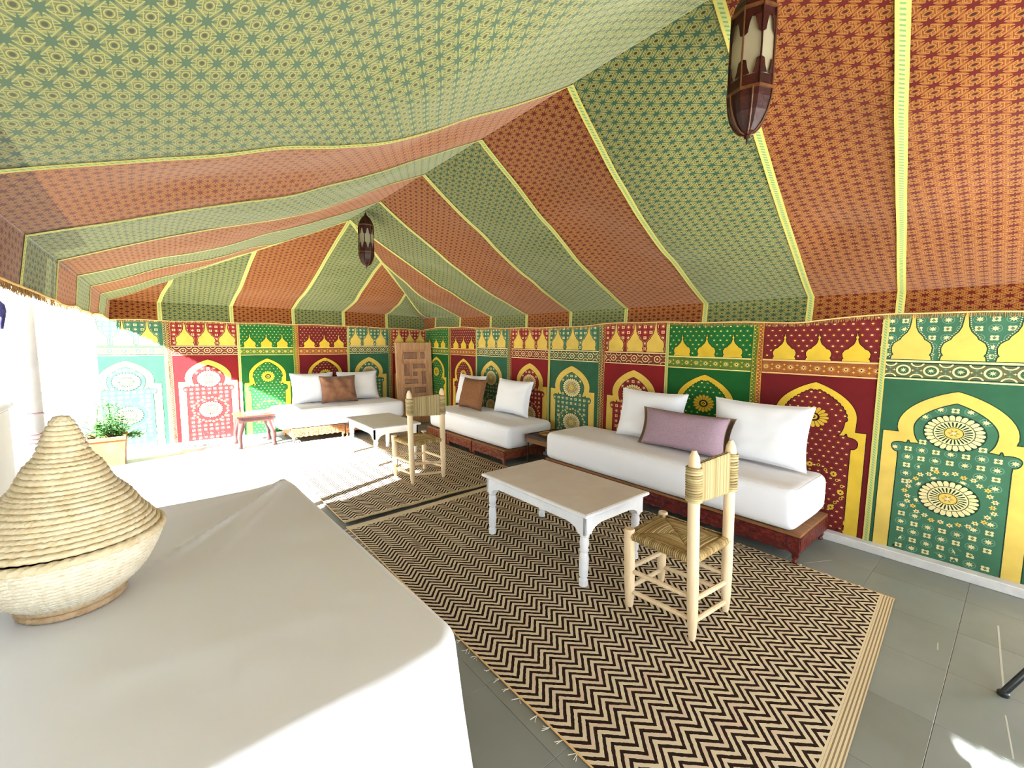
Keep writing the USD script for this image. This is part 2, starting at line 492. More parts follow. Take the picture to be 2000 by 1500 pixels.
# ------------------------------------------------------------------ the room: floor, walls, ledges, outside
XB, YR, YL = 7.17, -3.854, 0.60                      # back wall, right wall, left wall
fl = thing('floor', kind='structure')
part(fl, 'bedding', bx(-1.7, 7.3, -3.95, 0.75, -0.06, -0.004), 'grout')
TS = 0.412
for i in range(-5, 19):
    for j in range(12):
        x0, y0 = 0.12 + i * TS, -3.86 + j * TS - 0.02
        x0c, x1c, y0c, y1c = max(x0, -1.68), min(x0 + TS, 7.25), max(y0, -3.90), min(y0 + TS, 0.72)
        if x1c - x0c < 0.03 or y1c - y0c < 0.03:
            continue
        g = 0.0005
        part(fl, 'tile', bx(x0c + g, x1c - g, y0c + g, y1c - g, -0.03, 0.0, 0.0012), 'floor_paint' if (i * 7 + j * 3) % 4 else 'floor_paint_worn')
sc = [tube([(-0.01, -3.3, 0.0002), (-0.03, -2.95, 0.0004), (-0.045, -2.7, 0.0002)], 0.004, 5), tube([(0.172, -2.87, 0.0002), (0.166, -2.8, 0.0002)], 0.003, 5),
      tube([(0.84, -3.25, 0.0002), (0.74, -3.44, 0.0002)], 0.002, 5), tube([(-0.055, -2.5, 0.0002), (-0.08, -2.25, 0.0002)], 0.003, 5)]
for s in sc: s.vertices[:, 2] = np.clip(s.vertices[:, 2], -0.001, 0.0006)
part(fl, 'scratch', cat(sc), 'scuff', kind='stuff')

w = thing('wall_right', kind='structure'); part(w, 'board', bx(-1.6, 7.3, -3.95, -3.875, 0, 1.95), 'white_wall')
w = thing('wall_back', kind='structure'); part(w, 'board', bx(7.20, 7.28, -3.95, 0.60, 0, 1.98), 'white_wall')
w = thing('wall_left', kind='structure')
part(w, 'lower_wall', bx(-0.95, 3.17, 0.575, 0.72, 0, 1.10, 0.006), 'white_wall')
part(w, 'sill', bx(-0.97, 3.20, 0.565, 0.73, 1.10, 1.13, 0.006), 'white_ledge')
part(w, 'upper_panel', bx(-0.95, 3.13, 0.60, 0.68, 1.13, 2.15), 'white_wall')
part(w, 'top_beam', bx(-0.97, 3.28, 0.585, 0.70, 1.62, 1.70, 0.004), 'white_ledge')
tg = thing('baseboard_right', kind='structure'); part(tg, 'ledge', bx(-1.6, 7.17, -3.86, -3.765, 0, 0.06, 0.004), 'white_ledge')
tg = thing('baseboard_back', kind='structure'); part(tg, 'ledge', bx(7.085, 7.2, -3.76, 0.60, 0, 0.06, 0.004), 'white_ledge')
tg = thing('terrace', kind='structure')
part(tg, 'ground', bx(-14, 13, -12, 10, -0.25, -0.07), 'terrace_ground')
part(tg, 'parapet', bx(-6, 12, 2.4, 2.6, -0.07, 0.95), 'white_wall')

# ------------------------------------------------------------------ the tent roof
AP = np.array((4.8, -1.68, 2.74)); CR = np.array((7.12, -3.80, 1.87)); CL = np.array((7.12, 0.46, 1.90))


def hipR(t): return AP + t * (CR - AP)
def hipL(t): return AP + t * (CL - AP)
def ridge(x): return np.array((x, -1.68, 2.74))


def sag(a, P, k):
    a = np.clip(a, 0, 1)
    s = np.sin(np.pi * a ** 0.9)
    n = fbm(np.stack([P[..., 0] * 1.3, P[..., 1] * 1.3, np.zeros_like(P[..., 0])], -1), 3, 5)
    return -k * s * (1 + 0.25 * np.sin(5 * P[..., 0])) + 0.15 * s * n


def rpath(R, E, k, n=40, off=0.0):
    a = np.linspace(0, 1, n)
    P = R + a[:, None] * (E - R)
    P = P.copy(); P[:, 2] += sag(a, P, k) - off
    return P


def patch(R0, R1, E0, E1, k, na=36, nb=14, billow=0.012):
    a = np.linspace(0, 1, na)[:, None, None]; b = np.linspace(0, 1, nb)[None, :, None]
    T = R0 + b * (R1 - R0); E = E0 + b * (E1 - E0)
    P = T + a * (E - T)
    P = P.copy(); A = np.broadcast_to(a[..., 0], P.shape[:2])
    P[..., 2] += sag(A, P, k) + billow * np.sin(np.pi * b[..., 0]) * np.sin(np.pi * a[..., 0])
    return P


roof = thing('ceiling', kind='structure')


def fabric(P, colour, mode, name='fabric_panel'):
    if mode == 'x': uv = np.stack([P[..., 0], np.hypot(P[..., 1] + 1.68, P[..., 2] - 2.74)], -1)
    elif mode == 'y': uv = np.stack([P[..., 1], np.hypot(P[..., 0] - AP[0], P[..., 2] - 2.74)], -1)
    elif mode == 'xz': uv = P[..., [0, 2]]
    else: uv = P[..., [1, 2]]
    part(roof, name, grid_mesh(P), 'tent_' + colour, smooth=True, uv=uv.reshape(-1, 2), label=f'{colour} patterned tent fabric')


def strip(C, wdir, width, name='seam_tape'):
    """A tape along the curve C, width across wdir."""
    C = np.asarray(C, float); wd = np.asarray(wdir, float); wd = wd / np.linalg.norm(wd)
    b = np.linspace(-0.5, 0.5, 3)
    P = C[:, None] + b[None, :, None] * wd * width
    s = np.concatenate([[0], np.cumsum(np.linalg.norm(np.diff(C, axis=0), axis=1))])
    uv = np.stack([np.broadcast_to(b, (len(C), 3)), np.broadcast_to(s[:, None], (len(C), 3))], -1)
    part(roof, name, grid_mesh(P), 'tape', smooth=True, uv=uv.reshape(-1, 2))


def eaveR(x): return np.array((x, -3.80, 1.805 + 0.06 * max(0, (x - 4) / 3.1) ** 2))
def eaveB(y): return np.array((7.12, y, 1.90 - 0.03 * max(0, (-2 - y) / 1.8) ** 2))
def eaveL(x): return np.array((x, 0.40, 1.88))


KR, KL, KB = 0.085, 0.045, 0.03
# right slope: (top point, eave x, colour of the panel that follows towards the viewer)
right = [(CR, 7.12, 'red'), (hipR(.64), 6.69, 'green'), (hipR(.31), 5.90, 'red'), (AP, 5.08, 'green'), (ridge(3.99), 4.29, 'red'), (ridge(3.13), 3.50, 'green'), (ridge(2.37), 2.72, 'red'),
         (ridge(1.59), 1.88, 'green'), (ridge(0.85), 1.08, 'red'), (ridge(0.33), 0.573, 'red'), (ridge(-0.40), -0.20, 'green'), (ridge(-1.1), -1.0, 'red'), (ridge(-1.8), -1.8, None)]
left = [(CL, 7.12, 'red'), (hipL(.70), 6.69, 'green'), (hipL(.36), 5.90, 'red'), (AP, 5.08, 'green'), (ridge(3.99), 4.29, 'red'), (ridge(3.13), 3.52, 'green'), (ridge(2.37), 2.75, 'red'),
        (ridge(1.59), 1.88, 'green'), (ridge(0.80), 0.45, 'red'), (ridge(0.2), 0.0, 'red'), (ridge(-0.40), -0.50, 'green'), (ridge(-1.1), -1.1, 'red'), (ridge(-1.8), -1.8, None)]
back = [(CR, -3.80, 'green'), (hipR(.64), -3.074, 'red'), (hipR(.31), -2.346, 'green'), (AP, -1.605, 'red'), (hipL(.36), -0.824, 'green'), (hipL(.70), -0.052, 'red'), (CL, 0.46, None)]
for spec, eave, k, mode in ((right, eaveR, KR, 'x'), (left, eaveL, KL, 'x'), (back, eaveB, KB, 'y')):
    for (T0, e0, col), (T1, e1, _) in zip(spec[:-1], spec[1:]):
        E0 = T0 if (T0 is CR or T0 is CL) else eave(e0)
        E1 = T1 if (T1 is CR or T1 is CL) else eave(e1)
        fabric(patch(T0, T1, E0, E1, k), col, mode)
for T0, e0, _ in right[1:]: strip(rpath(T0, eaveR(e0), KR, off=0.006), (1, 0, 0), 0.042)
for T0, e0, _ in left[1:]: strip(rpath(T0, eaveL(e0), KL, off=0.006), (1, 0, 0), 0.036)
for T0, e0, _ in back[1:-1]: strip(rpath(T0, eaveB(e0), KB, off=0.006), (0, 1, 0), 0.04)
hp = lambda A, B: np.linspace(A, B, 30) - np.array([0, 0, 0.008])
strip(hp(AP, CR), (1, 1, 0), 0.035); strip(hp(AP, CL), (1, -1, 0), 0.03)

# valance hanging from the eaves: panels, tapes, corded hem, fringe
HEM_R = [(7.12, 1.642), (6.69, 1.678), (5.9, 1.672), (5.12, 1.642), (4.33, 1.629), (3.51, 1.627), (2.72, 1.66), (1.92, 1.638), (1.12, 1.616), (0.6, 1.663), (0.04, 1.645), (-0.8, 1.64), (-1.8, 1.66)]
HEM_B = [(-3.80, 1.642), (-2.28, 1.676), (-0.87, 1.676), (0.46, 1.672)]
HEM_L = [(7.12, 1.668), (6.3, 1.70), (5.2, 1.655), (4.6, 1.672), (3.8, 1.652), (2.7, 1.665), (2.0, 1.65), (0.5, 1.66), (-1.8, 1.66)]


def hem(tab, s):
    t = sorted(tab)
    return np.interp(s, [q[0] for q in t], [q[1] for q in t]) + 0.004 * np.sin(np.asarray(s) * 9)


def valance(spec, side):
    tab = {'R': HEM_R, 'B': HEM_B, 'L': HEM_L}[side]
    eave = {'R': eaveR, 'B': eaveB, 'L': eaveL}[side]
    def at(s, t):                                     # s along, t from 0 at the eave to 1 at the hem
        top = eave(s) if (s < 7.1 or side == 'B') else (CR if side == 'R' else CL)
        z = top[2] + 0.014 * (1 - t) + (hem(tab, s) - top[2]) * t
        rip = 0.008 * math.sin(7 * s) * t
        if side == 'R': return (s, -3.80 + 0.012 * t + rip, z)
        if side == 'B': return (7.12 - 0.012 * t - rip, s, z)
        return (s, top[1] + 0.03 * t + rip, z)
    for (T0, e0, col), (T1, e1, _) in zip(spec[:-1], spec[1:]):
        P = np.array([[at(s, t) for s in np.linspace(e0, e1, 13)] for t in np.linspace(0, 1, 5)])
        if col: fabric(P, col, 'xz' if side != 'B' else 'yz', 'valance_panel')
    for T0, e0, _ in spec[1:]:
        if side == 'B' and e0 > 0.4: continue
        C = np.array([at(e0, t) for t in np.linspace(0, 1, 5)])
        C = C + {'R': (0, 0.004, 0), 'B': (-0.004, 0, 0), 'L': (0, -0.004, 0)}[side]
        strip(C, (1, 0, 0) if side != 'B' else (0, 1, 0), 0.045, 'valance_tape')
    lo, hi = sorted((spec[0][1], spec[-1][1]))
    H = np.array([at(s, 1.0) for s in np.linspace(lo, hi, 140)])
    part(roof, 'hem_cord', tube(H, 0.006, 6), 'hem_cord', smooth=True)
    v, f, n = [], [], 0
    for s in np.arange(lo, hi, 0.008 if side != 'L' else 0.0055):
        p = np.array(at(s, 1.0)); d = RNG.normal(0, 0.003, 3); l = 0.03 + RNG.uniform(-0.006, 0.006)
        al = np.array((1, 0, 0)) if side != 'B' else np.array((0, 1, 0))
        nn = np.array((0, 1, 0)) if side != 'B' else np.array((1, 0, 0))
        q = p + d + np.array((0, 0, -l))
        v += [p - al * .003, p + al * .003, p + nn * .003, q - al * .002, q + al * .002, q + nn * .002]
        f += [(n, n + 1, n + 4), (n, n + 4, n + 3), (n + 1, n + 2, n + 5), (n + 1, n + 5, n + 4), (n + 2, n, n + 3), (n + 2, n + 3, n + 5)]
        n += 6
    part(roof, 'fringe', trimesh.Trimesh(np.array(v), np.array(f), process=False), 'fringe', kind='stuff')


valance(right, 'R'); valance(back, 'B'); valance(left, 'L')
part(roof, 'eave_pole', tube([(-1.8, 0.425, 1.885), (3.9, 0.425, 1.885)], 0.012, 8), 'eave_dark', smooth=True, label='dark pole at the left eave')

# ------------------------------------------------------------------ printed wall hangings
def bez(*p, n=14):
    p = np.array(p, float); t = np.linspace(0, 1, n)[:, None]
    if len(p) == 4: return (1 - t) ** 3 * p[0] + 3 * (1 - t) ** 2 * t * p[1] + 3 * (1 - t) * t ** 2 * p[2] + t ** 3 * p[3]
    return (1 - t) ** 2 * p[0] + 2 * (1 - t) * t * p[1] + t ** 2 * p[2]


def mirrored(half, c):
    """A closed outline from its right half (points from top centre down to the bottom)."""
    h = np.asarray(half)
    return Polygon(np.vstack([np.stack([c + h[:, 0], h[:, 1]], 1), np.stack([c - h[::-1, 0], h[::-1, 1]], 1)])).buffer(0)


def star(x, y, r, n=8, k=0.38, ph=0.0):
    a = np.arange(2 * n) * np.pi / n + ph
    rr = np.where(np.arange(2 * n) % 2 == 0, r, r * k)
    return Polygon(np.stack([x + rr * np.cos(a), y + rr * 0.85 * np.sin(a)], 1))


def disc(x, y, r, sy=1.0, n=14):
    a = np.linspace(0, 2 * np.pi, n, endpoint=False)
    return Polygon(np.stack([x + r * np.cos(a), y + r * sy * np.sin(a)], 1))


def ring(x, y, r, wd, sy=1.0, n=20): return disc(x, y, r + wd / 2, sy, n).difference(disc(x, y, r - wd / 2, sy, n))


def petals(x, y, r0, r1, n, fat=0.8, sy=0.83):
    out = []
    for k in range(n):
        a = 2 * np.pi * k / n
        wd1, wd0 = fat * np.pi * r1 / n, fat * np.pi * r0 / n
        pts = np.array([(r0, -wd0), (r0 + (r1 - r0) * .7, -wd1), (r0 + (r1 - r0) * .92, -wd1 * .75), (r1, 0), (r0 + (r1 - r0) * .92, wd1 * .75), (r0 + (r1 - r0) * .7, wd1), (r0, wd0)])
        ca, sa = np.cos(a), np.sin(a)
        out.append(Polygon(np.stack([x + pts[:, 0] * ca - pts[:, 1] * sa, y + sy * (pts[:, 0] * sa + pts[:, 1] * ca)], 1)))
    return out


def polys(g):
    if g.is_empty: return []
    return [p for p in getattr(g, 'geoms', [g]) if p.geom_type == 'Polygon' and p.area > 1e-7]


PAL = {
    'teal': dict(ground=lin(50, 104, 72), field=lin(70, 122, 90), gold=lin(224, 192, 92), cream=lin(226, 210, 152), edge=lin(30, 62, 40), ringc=lin(112, 164, 138), band=lin(104, 108, 70), acc=lin(170, 130, 60)),
    'red': dict(ground=lin(142, 16, 20), field=lin(152, 34, 34), gold=lin(226, 190, 84), cream=lin(232, 200, 140), edge=lin(70, 12, 12), ringc=lin(196, 84, 76), band=lin(132, 62, 42), acc=lin(176, 96, 50)),
    'green': dict(ground=lin(18, 98, 36), field=lin(28, 112, 44), gold=lin(222, 184, 48), cream=lin(222, 208, 126), edge=lin(8, 44, 18), ringc=lin(60, 142, 66), band=lin(96, 128, 44), acc=lin(150, 150, 60)),
    'maroon': dict(ground=lin(116, 14, 20), field=lin(124, 32, 32), gold=lin(222, 186, 56), cream=lin(226, 188, 120), edge=lin(54, 10, 12), ringc=lin(152, 66, 54), band=lin(168, 96, 44), acc=lin(180, 120, 50)),
}
for _p in PAL.values():
    for _k in _p:
        _p[_k] = scale(_p[_k], {'gold': .78, 'cream': .82, 'acc': .75}.get(_k, .62))
WP, ZB, ZT = 0.80, 0.055, 1.74


def design(kind, border_right):
    """Layers of (polygon, colour key), painted in order, in the panel's own (s, z)."""
    Ls = []
    add = lambda p, k: Ls.extend((q, k) for q in polys(p))
    A = kind == 'A'
    c = 0.375 if border_right else 0.425
    add(sbox(0, ZB, WP, ZT), 'ground')
    z_dome, z_b0, z_b1 = (1.357, 1.336, 1.236) if A else (1.328, 1.312, 1.226)
    m0, m1 = (0.0, 0.755) if border_right else (0.045, 0.80)
    add(sbox(m0, z_dome, m1, ZT), 'field')
    # flower lattice of the top field
    px, pz = (0.0667, 0.056) if A else (0.0545, 0.040)
    def lattice(region, z0, z1):
        ins = region.buffer(-0.004)
        for j, z in enumerate(np.arange(z0, z1, pz)):
            for i, x in enumerate(np.arange(m0 + 0.03, m1, px)):
                if A:
                    if not ins.contains(Point(x, z)): continue
                    if (i + j) % 2 == 0:
                        add(ring(x, z, 0.027, 0.004, 0.85).intersection(region), 'ringc'); add(star(x, z, 0.021, 8, .45).intersection(region), 'cream')
                    else:
                        for dx in (-.0105, .0105):
                            for dz in (-.0085, .0085): add(disc(x + dx, z + dz, .0082, .9, 7), 'cream')
                        for dx, dz in ((.013, 0), (-.013, 0), (0, .011), (0, -.011)): add(disc(x + dx, z + dz, .0035, .9, 6), 'cream')
                        add(disc(x, z, .003, 1, 6), 'acc')
                else:
                    xx = x + (px / 2 if j % 2 else 0)
                    if not ins.contains(Point(xx, z)): continue
                    add(ring(xx, z, 0.017, 0.0025, 0.8, 12).intersection(region), 'ringc'); add(disc(xx, z, 0.0085, 0.7, 8), 'cream' if (i + j) % 3 else 'gold')
    lattice(sbox(m0, z_dome + 0.01, m1, ZT), z_dome + 0.03, 1.72)
    # three gold domes
    for x in ((c - .238, c, c + .238) if A else (c - .228, c, c + .226)):
        if A: h = np.array([(0, 1.70), (.010, 1.60), (.014, 1.565), (.026, 1.535), (.05, 1.505), (.058, 1.486), (.068, 1.480), (.088, 1.462), (.097, 1.435), (.095, 1.405), (.086, 1.388), (.094, 1.38), (.098, 1.357)])
        else: h = np.array([(0, 1.535), (.003, 1.51), (.009, 1.505), (.004, 1.49), (.009, 1.468), (.016, 1.452), (.03, 1.437), (.04, 1.428), (.046, 1.418), (.068, 1.408), (.080, 1.385), (.077, 1.362), (.07, 1.35), (.077, 1.344), (.08, 1.328)])
        d = mirrored(h, x)
        o = d.buffer(.016).intersection(sbox(m0, z_dome, m1, ZT))
        add(o, 'field')
        if A:
            pts = np.array(d.buffer(.010).exterior.coords)
            dl = LineString(pts)
            for q in np.arange(0, dl.length, .0125):
                P = dl.interpolate(q)
                if P.y > z_dome + .006 and P.y < 1.72 and m0 < P.x < m1: add(disc(P.x, P.y, .0032, 1, 6), 'cream')
        add(d.buffer(.0045).intersection(sbox(m0, z_dome, m1, ZT)), 'edge'); add(d, 'gold')
    # framed band of medallions
    add(sbox(m0, z_b0 + .018, m1, z_dome), 'edge')
    add(sbox(m0, z_b0 + .003, m1, z_b0 + .016), 'cream'); add(sbox(m0, z_b1 - .013, m1, z_b1 - .003), 'cream')
    add(sbox(m0, z_b1, m1, z_b0), 'band' if not A else 'edge')
    add(sbox(m0, z_b1 + .006, m1, z_b0 - .006), 'band')
    zc = (z_b0 + z_b1) / 2
    step = 0.133 if A else 0.088
    for i, x in enumerate(np.arange(c - 4 * step, m1 + step, step)):
        cl = sbox(m0, z_b1 + .004, m1, z_b0 - .004)
        if A:
            add(ring(x, zc, .033, .010, .92, 18).intersection(cl), 'cream'); add(disc(x, zc, .024, .9).intersection(cl), 'ground'); add(star(x, zc, .02, 8, .35).intersection(cl), 'cream')
            for s in (-1, 1):
                add(ring(x + step / 2, zc + s * .05, .03, .009, .8, 18).intersection(cl), 'cream'); add(star(x + step / 2, zc + s * .014, .012, 4, .3).intersection(cl), 'ringc')
                add(star(x + step / 2 + s * .02, zc, .009, 4, .3).intersection(cl), 'cream')
        else:
            add(star(x, zc, .036, 10, .5).intersection(cl), 'acc'); add(star(x, zc, .024, 8, .4).intersection(cl), 'cream'); add(disc(x, zc, .006, 1, 6).intersection(cl), 'edge')
            for s in (-1, 1): add(star(x + step / 2, zc + s * .018, .012, 4, .4).intersection(cl), 'gold')
    # the niche: gold arch on jambs, inner patterned field
    if A:
        half = np.vstack([bez((0, 1.162), (.10, 1.135), (.275, 1.04), (.266, .90)), [(.258, .868), (.338, .868), (.338, ZB)]])
        inner = np.vstack([bez((0, 1.084), (.07, 1.06), (.20, .985), (.181, .89)), bez((.181, .89), (.175, .835), (.145, .806), n=7), [(.20, .798), (.206, .816), (.212, .796)],
                           bez((.225, .796), (.262, .806), (.294, .79), (.284, .762)), bez((.284, .762), (.278, .735), (.252, .735), n=6), [(.25, .70), (.255, ZB)]])
    else:
        half = np.vstack([bez((0, 1.165), (.10, 1.13), (.272, 1.04), (.262, .90)), [(.258, .818), (.322, .818), (.322, ZB)]])
        inner = np.vstack([bez((0, 1.105), (.05, 1.085), (.205, 1.0), (.192, .89)), bez((.192, .89), (.19, .83), (.165, .79), n=7), [(.15, .775), (.20, .782), (.208, .797), (.214, .776)],
                           bez((.23, .772), (.27, .77), (.285, .745), (.272, .71)), bez((.272, .71), (.26, .69), (.238, .695), n=6), [(.236, .64), (.238, ZB)]])
    arch, niche = mirrored(half, c), mirrored(inner, c)
    if not A:                                                # scalloped edge
        ln = LineString(np.array(inner)[:16] + np.array([c, 0]))
        cir = [disc(ln.interpolate(q).x, ln.interpolate(q).y, .0155, 1, 10) for q in np.arange(.03, ln.length - .02, .029)]
        cir += [affinity.scale(p, -1, 1, origin=(c, 0)) for p in cir]
        niche = unary_union([niche] + cir)
    clip = sbox(0, ZB, WP, ZT)
    add(arch.buffer(.005).intersection(clip), 'edge'); add(arch, 'gold')
    add(niche.buffer(.006).intersection(arch), 'edge'); add(niche, 'field')
    ros = [(c, .90)] + ([(c + .005, .475)] if A else [])
    free = niche
    R, sy = (.137, .83) if A else (.098, .83)
    for x, z in ros: free = free.difference(disc(x, z, R + .012, sy, 24))
    if A: free = free.difference(ring(ros[1][0], ros[1][1], .193, .05, .83, 32))
    m0, m1 = c - .30, c + .32
    lattice(free, .09, 1.10)
    for x, z in ros:
        if A:
            add(disc(x, z, R + .005, sy, 30), 'edge')
            for p in petals(x, z, .078, R, 26, .78): add(p, 'cream')
            add(disc(x, z, .096, sy, 26), 'band'); add(disc(x, z, .091, sy, 26), 'cream')
            for p in petals(x, z, .047, .086, 26, .42): add(p, 'edge')
            add(disc(x, z, .048, sy, 22), 'gold'); add(ring(x, z, .043, .004, sy, 20), 'edge'); add(star(x, z, .03, 6, .45), 'acc'); add(star(x, z, .02, 8, .4), 'cream')
        else:
            for p in petals(x, z, .03, R, 16, .7): add(p, 'gold')
            add(disc(x, z, .040, sy, 18), 'edge'); add(disc(x, z, .026, sy, 16), 'gold'); add(disc(x, z, .014, .7, 12), 'edge'); add(disc(x, z, .007, .7, 8), 'gold')
    # garland of small blossoms
    gx, gz, gr, n = (c + .005, .475, .193, 30) if A else (c, .36, .205, 24)
    for k in range(n):
        a = 2 * np.pi * k / n
        x, z = gx + gr * np.cos(a) * (1 + .06 * (k % 2)), gz + gr * .83 * np.sin(a) * (1 + .06 * (k % 2))
        if not niche.contains(Point(x, z)): continue
        if A:
            add(star(x, z, .019, 6, .55, a), 'cream' if k % 3 else 'gold'); add(disc(x, z, .006, 1, 6), 'acc')
        else:
            r = .021 if k % 3 == 0 else .012
            for p in petals(x, z, .004, r, 8, .75, 1): add(p, 'gold')
            add(disc(x, z, .006, 1, 7), 'edge')
    if not A:
        for p in petals(gx, gz, .03, .09, 16, .7): add(p, 'gold')
        add(disc(gx, gz, .036, .83), 'edge')
    # printed border along the seam inside a pair
    b0, b1 = (0.757, 0.80) if border_right else (0.0, 0.043)
    add(sbox(b0, ZB, b1, ZT), 'band'); add(sbox(b0 + .004, ZB, b0 + .007, ZT), 'gold'); add(sbox(b1 - .007, ZB, b1 - .004, ZT), 'gold')
    xm = (b0 + b1) / 2
    for z in np.arange(.07, 1.72, .030):
        add(disc(xm - .006, z, .006, .8, 7), 'cream'); add(disc(xm + .007, z + .015, .005, .8, 7), 'gold')
    return Ls


CELL = 0.10


def build_layers(Ls, cut):
    """Triangulated layers -> vertices (s, z, height), faces, colour keys."""
    V, F, K, n = [], [], [], 0
    for o, (p, k) in enumerate(Ls):
        if cut: p = p.intersection(cut)
        x0, y0, x1, y1 = p.bounds if not p.is_empty else (0, 0, 0, 0)
        pieces = []
        if max(x1 - x0, y1 - y0) > 1.4 * CELL:
            for i in range(int(np.floor(x0 / CELL)), int(np.ceil(x1 / CELL))):
                for j in range(int(np.floor(y0 / CELL)), int(np.ceil(y1 / CELL))):
                    pieces += polys(p.intersection(sbox(i * CELL, j * CELL, (i + 1) * CELL, (j + 1) * CELL)))
        else:
            pieces = polys(p)
        for q in pieces:
            try: v, f = trimesh.creation.triangulate_polygon(q, engine='earcut')
            except Exception: continue
            if len(f) == 0: continue
            V.append(np.column_stack([v, np.full(len(v), o)])); F.append(f + n); K += [k] * len(v); n += len(v)
    V, F = np.vstack(V), np.vstack(F)
    used = np.unique(F); back_ = np.full(len(V), -1); back_[used] = np.arange(len(used))
    return V[used], back_[F], [K[i] for i in used]


DESIGNS = {}


def layered(kind, border_right, cut):
    key = (kind, border_right, cut.wkt if cut else None)
    if key not in DESIGNS:
        Ls = design(kind, border_right)
        # the painting order becomes a small height: each polygon lies just above all that it covers
        tops, out = [], []
        from shapely.strtree import STRtree
        geo = [p for p, _ in Ls]
        tree = STRtree(geo)
        lev = np.zeros(len(Ls), int)
        hit = tree.query(geo, predicate='intersects')
        below = [[] for _ in Ls]
        for a, b in hit.T:
            if b < a: below[a].append(b)
        for i in range(len(Ls)):
            lev[i] = 1 + max((lev[b] for b in below[i]), default=0)
        v, f, k = build_layers(Ls, cut)
        v[:, 2] = lev[v[:, 2].astype(int)]
        DESIGNS[key] = (v, f, k)
    return DESIGNS[key]


def hanging(wall, at, width, pal, kind, border_right, label, cut=None, seed=0, tape=True):
    v, f, K = layered(kind, border_right, cut)
    P = PAL[pal]
    s, z, h = v[:, 0] * width / WP, v[:, 1], v[:, 2]
    def place(s, z, lift):
        n = 0.018 * fbm(np.stack([s * 2.2, z * 1.6, np.full_like(s, seed * 3.7)], -1), 2, 3) + 0.008 + lift
        n = n + 0.03 * np.clip((0.25 - z) / 0.25, 0, 1) ** 2 * (0.4 + 0.6 * np.sin(s * 9 + seed))  * 0.5
        n = np.maximum(n, 0.001 + lift)
        if wall == 'R': return np.stack([at - s, YR + n, z], -1)
        return np.stack([XB - n, at - s, z], -1)
    col = np.array([P[k] for k in K])
    o = thing('wall_hanging', label, 'wall hanging', group='mihrab hangings sewn side by side along the tent walls')
    part(o, 'cloth', trimesh.Trimesh(place(s, z, h * 0.00035), f, process=False), 'printed', tint=col)
    if tape:
        zz = np.linspace(ZB - 0.005, ZT, 24)
        e = np.linspace(-.018, .018, 3)
        S, Z = np.meshgrid(e, zz, indexing='ij'); S, Z = S.T, Z.T
        Q = place(np.clip(S, 0, 1).ravel() * 1.0, Z.ravel(), 0.0075).reshape(24, 3, 3)
        Q[..., 0 if wall == 'R' else 1] = at - S
        uv = np.stack([S / .036, Z], -1).reshape(-1, 2)
        part(o, 'seam_tape', grid_mesh(Q, flip=True), 'tape', smooth=True, uv=uv)
    return o


RS = [7.168, 6.317, 5.511, 4.702, 3.898, 3.064, 2.262, 1.446, 0.642, -0.16, -0.96]
for i, (pal, kind, br, lab) in enumerate([
        ('green', 'B', True, 'bright green arch hanging right of the corner, half behind the carved door panel'),
        ('maroon', 'B', False, 'dark red arch hanging behind the left white pillow of the middle sofa'),
        ('teal', 'A', True, 'narrow-looking teal rosette hanging above the brown cushion of the middle sofa'),
        ('red', 'A', False, 'red rosette hanging behind the right white pillow of the middle sofa'),
        ('teal', 'A', True, 'teal double rosette hanging above the woven disc between the two sofas'),
        ('red', 'A', False, 'red rosette hanging behind the left white pillow of the nearest sofa'),
        ('green', 'B', True, 'bright green sunflower hanging between the two white pillows of the nearest sofa'),
        ('maroon', 'B', False, 'dark red sunflower hanging at the near end of the nearest sofa'),
        ('teal', 'A', True, 'large teal double rosette hanging at the right edge of the photo, nearest the camera')]):
    hanging('R', RS[i], RS[i] - RS[i + 1], pal, kind, br, lab, seed=i, tape=br)
hanging('R', RS[9], 0.80, 'red', 'A', False, 'red rosette hanging right of the large teal one, beyond the right edge', seed=9, tape=False)
BS = [0.69, -0.108, -0.897, -1.638, -2.427, -3.154, -3.853]
for i, (pal, kind, br, lab) in enumerate([
        ('teal', 'A', True, 'pale teal hanging bleached by sun behind the potted plant, leftmost on the back wall'),
        ('red', 'A', False, 'red hanging half lit by the sun, second from the left on the back wall'),
        ('green', 'B', True, 'bright green hanging on the back wall above the dark red side table'),
        ('maroon', 'B', False, 'dark red hanging on the back wall above the left white pillow and velvet cushion'),
        ('teal', 'A', True, 'teal hanging on the back wall above the right pillow, left of the carved door'),
        ('red', 'A', False, 'red hanging in the corner, mostly hidden behind the carved door panel')]):
    hanging('B', BS[i], BS[i] - BS[i + 1], pal, kind, br, lab, cut=sbox(0.13 * 0.8 / 0.798, 0, 2, 2) if i == 0 else None, seed=20 + i, tape=(br and i > 0))

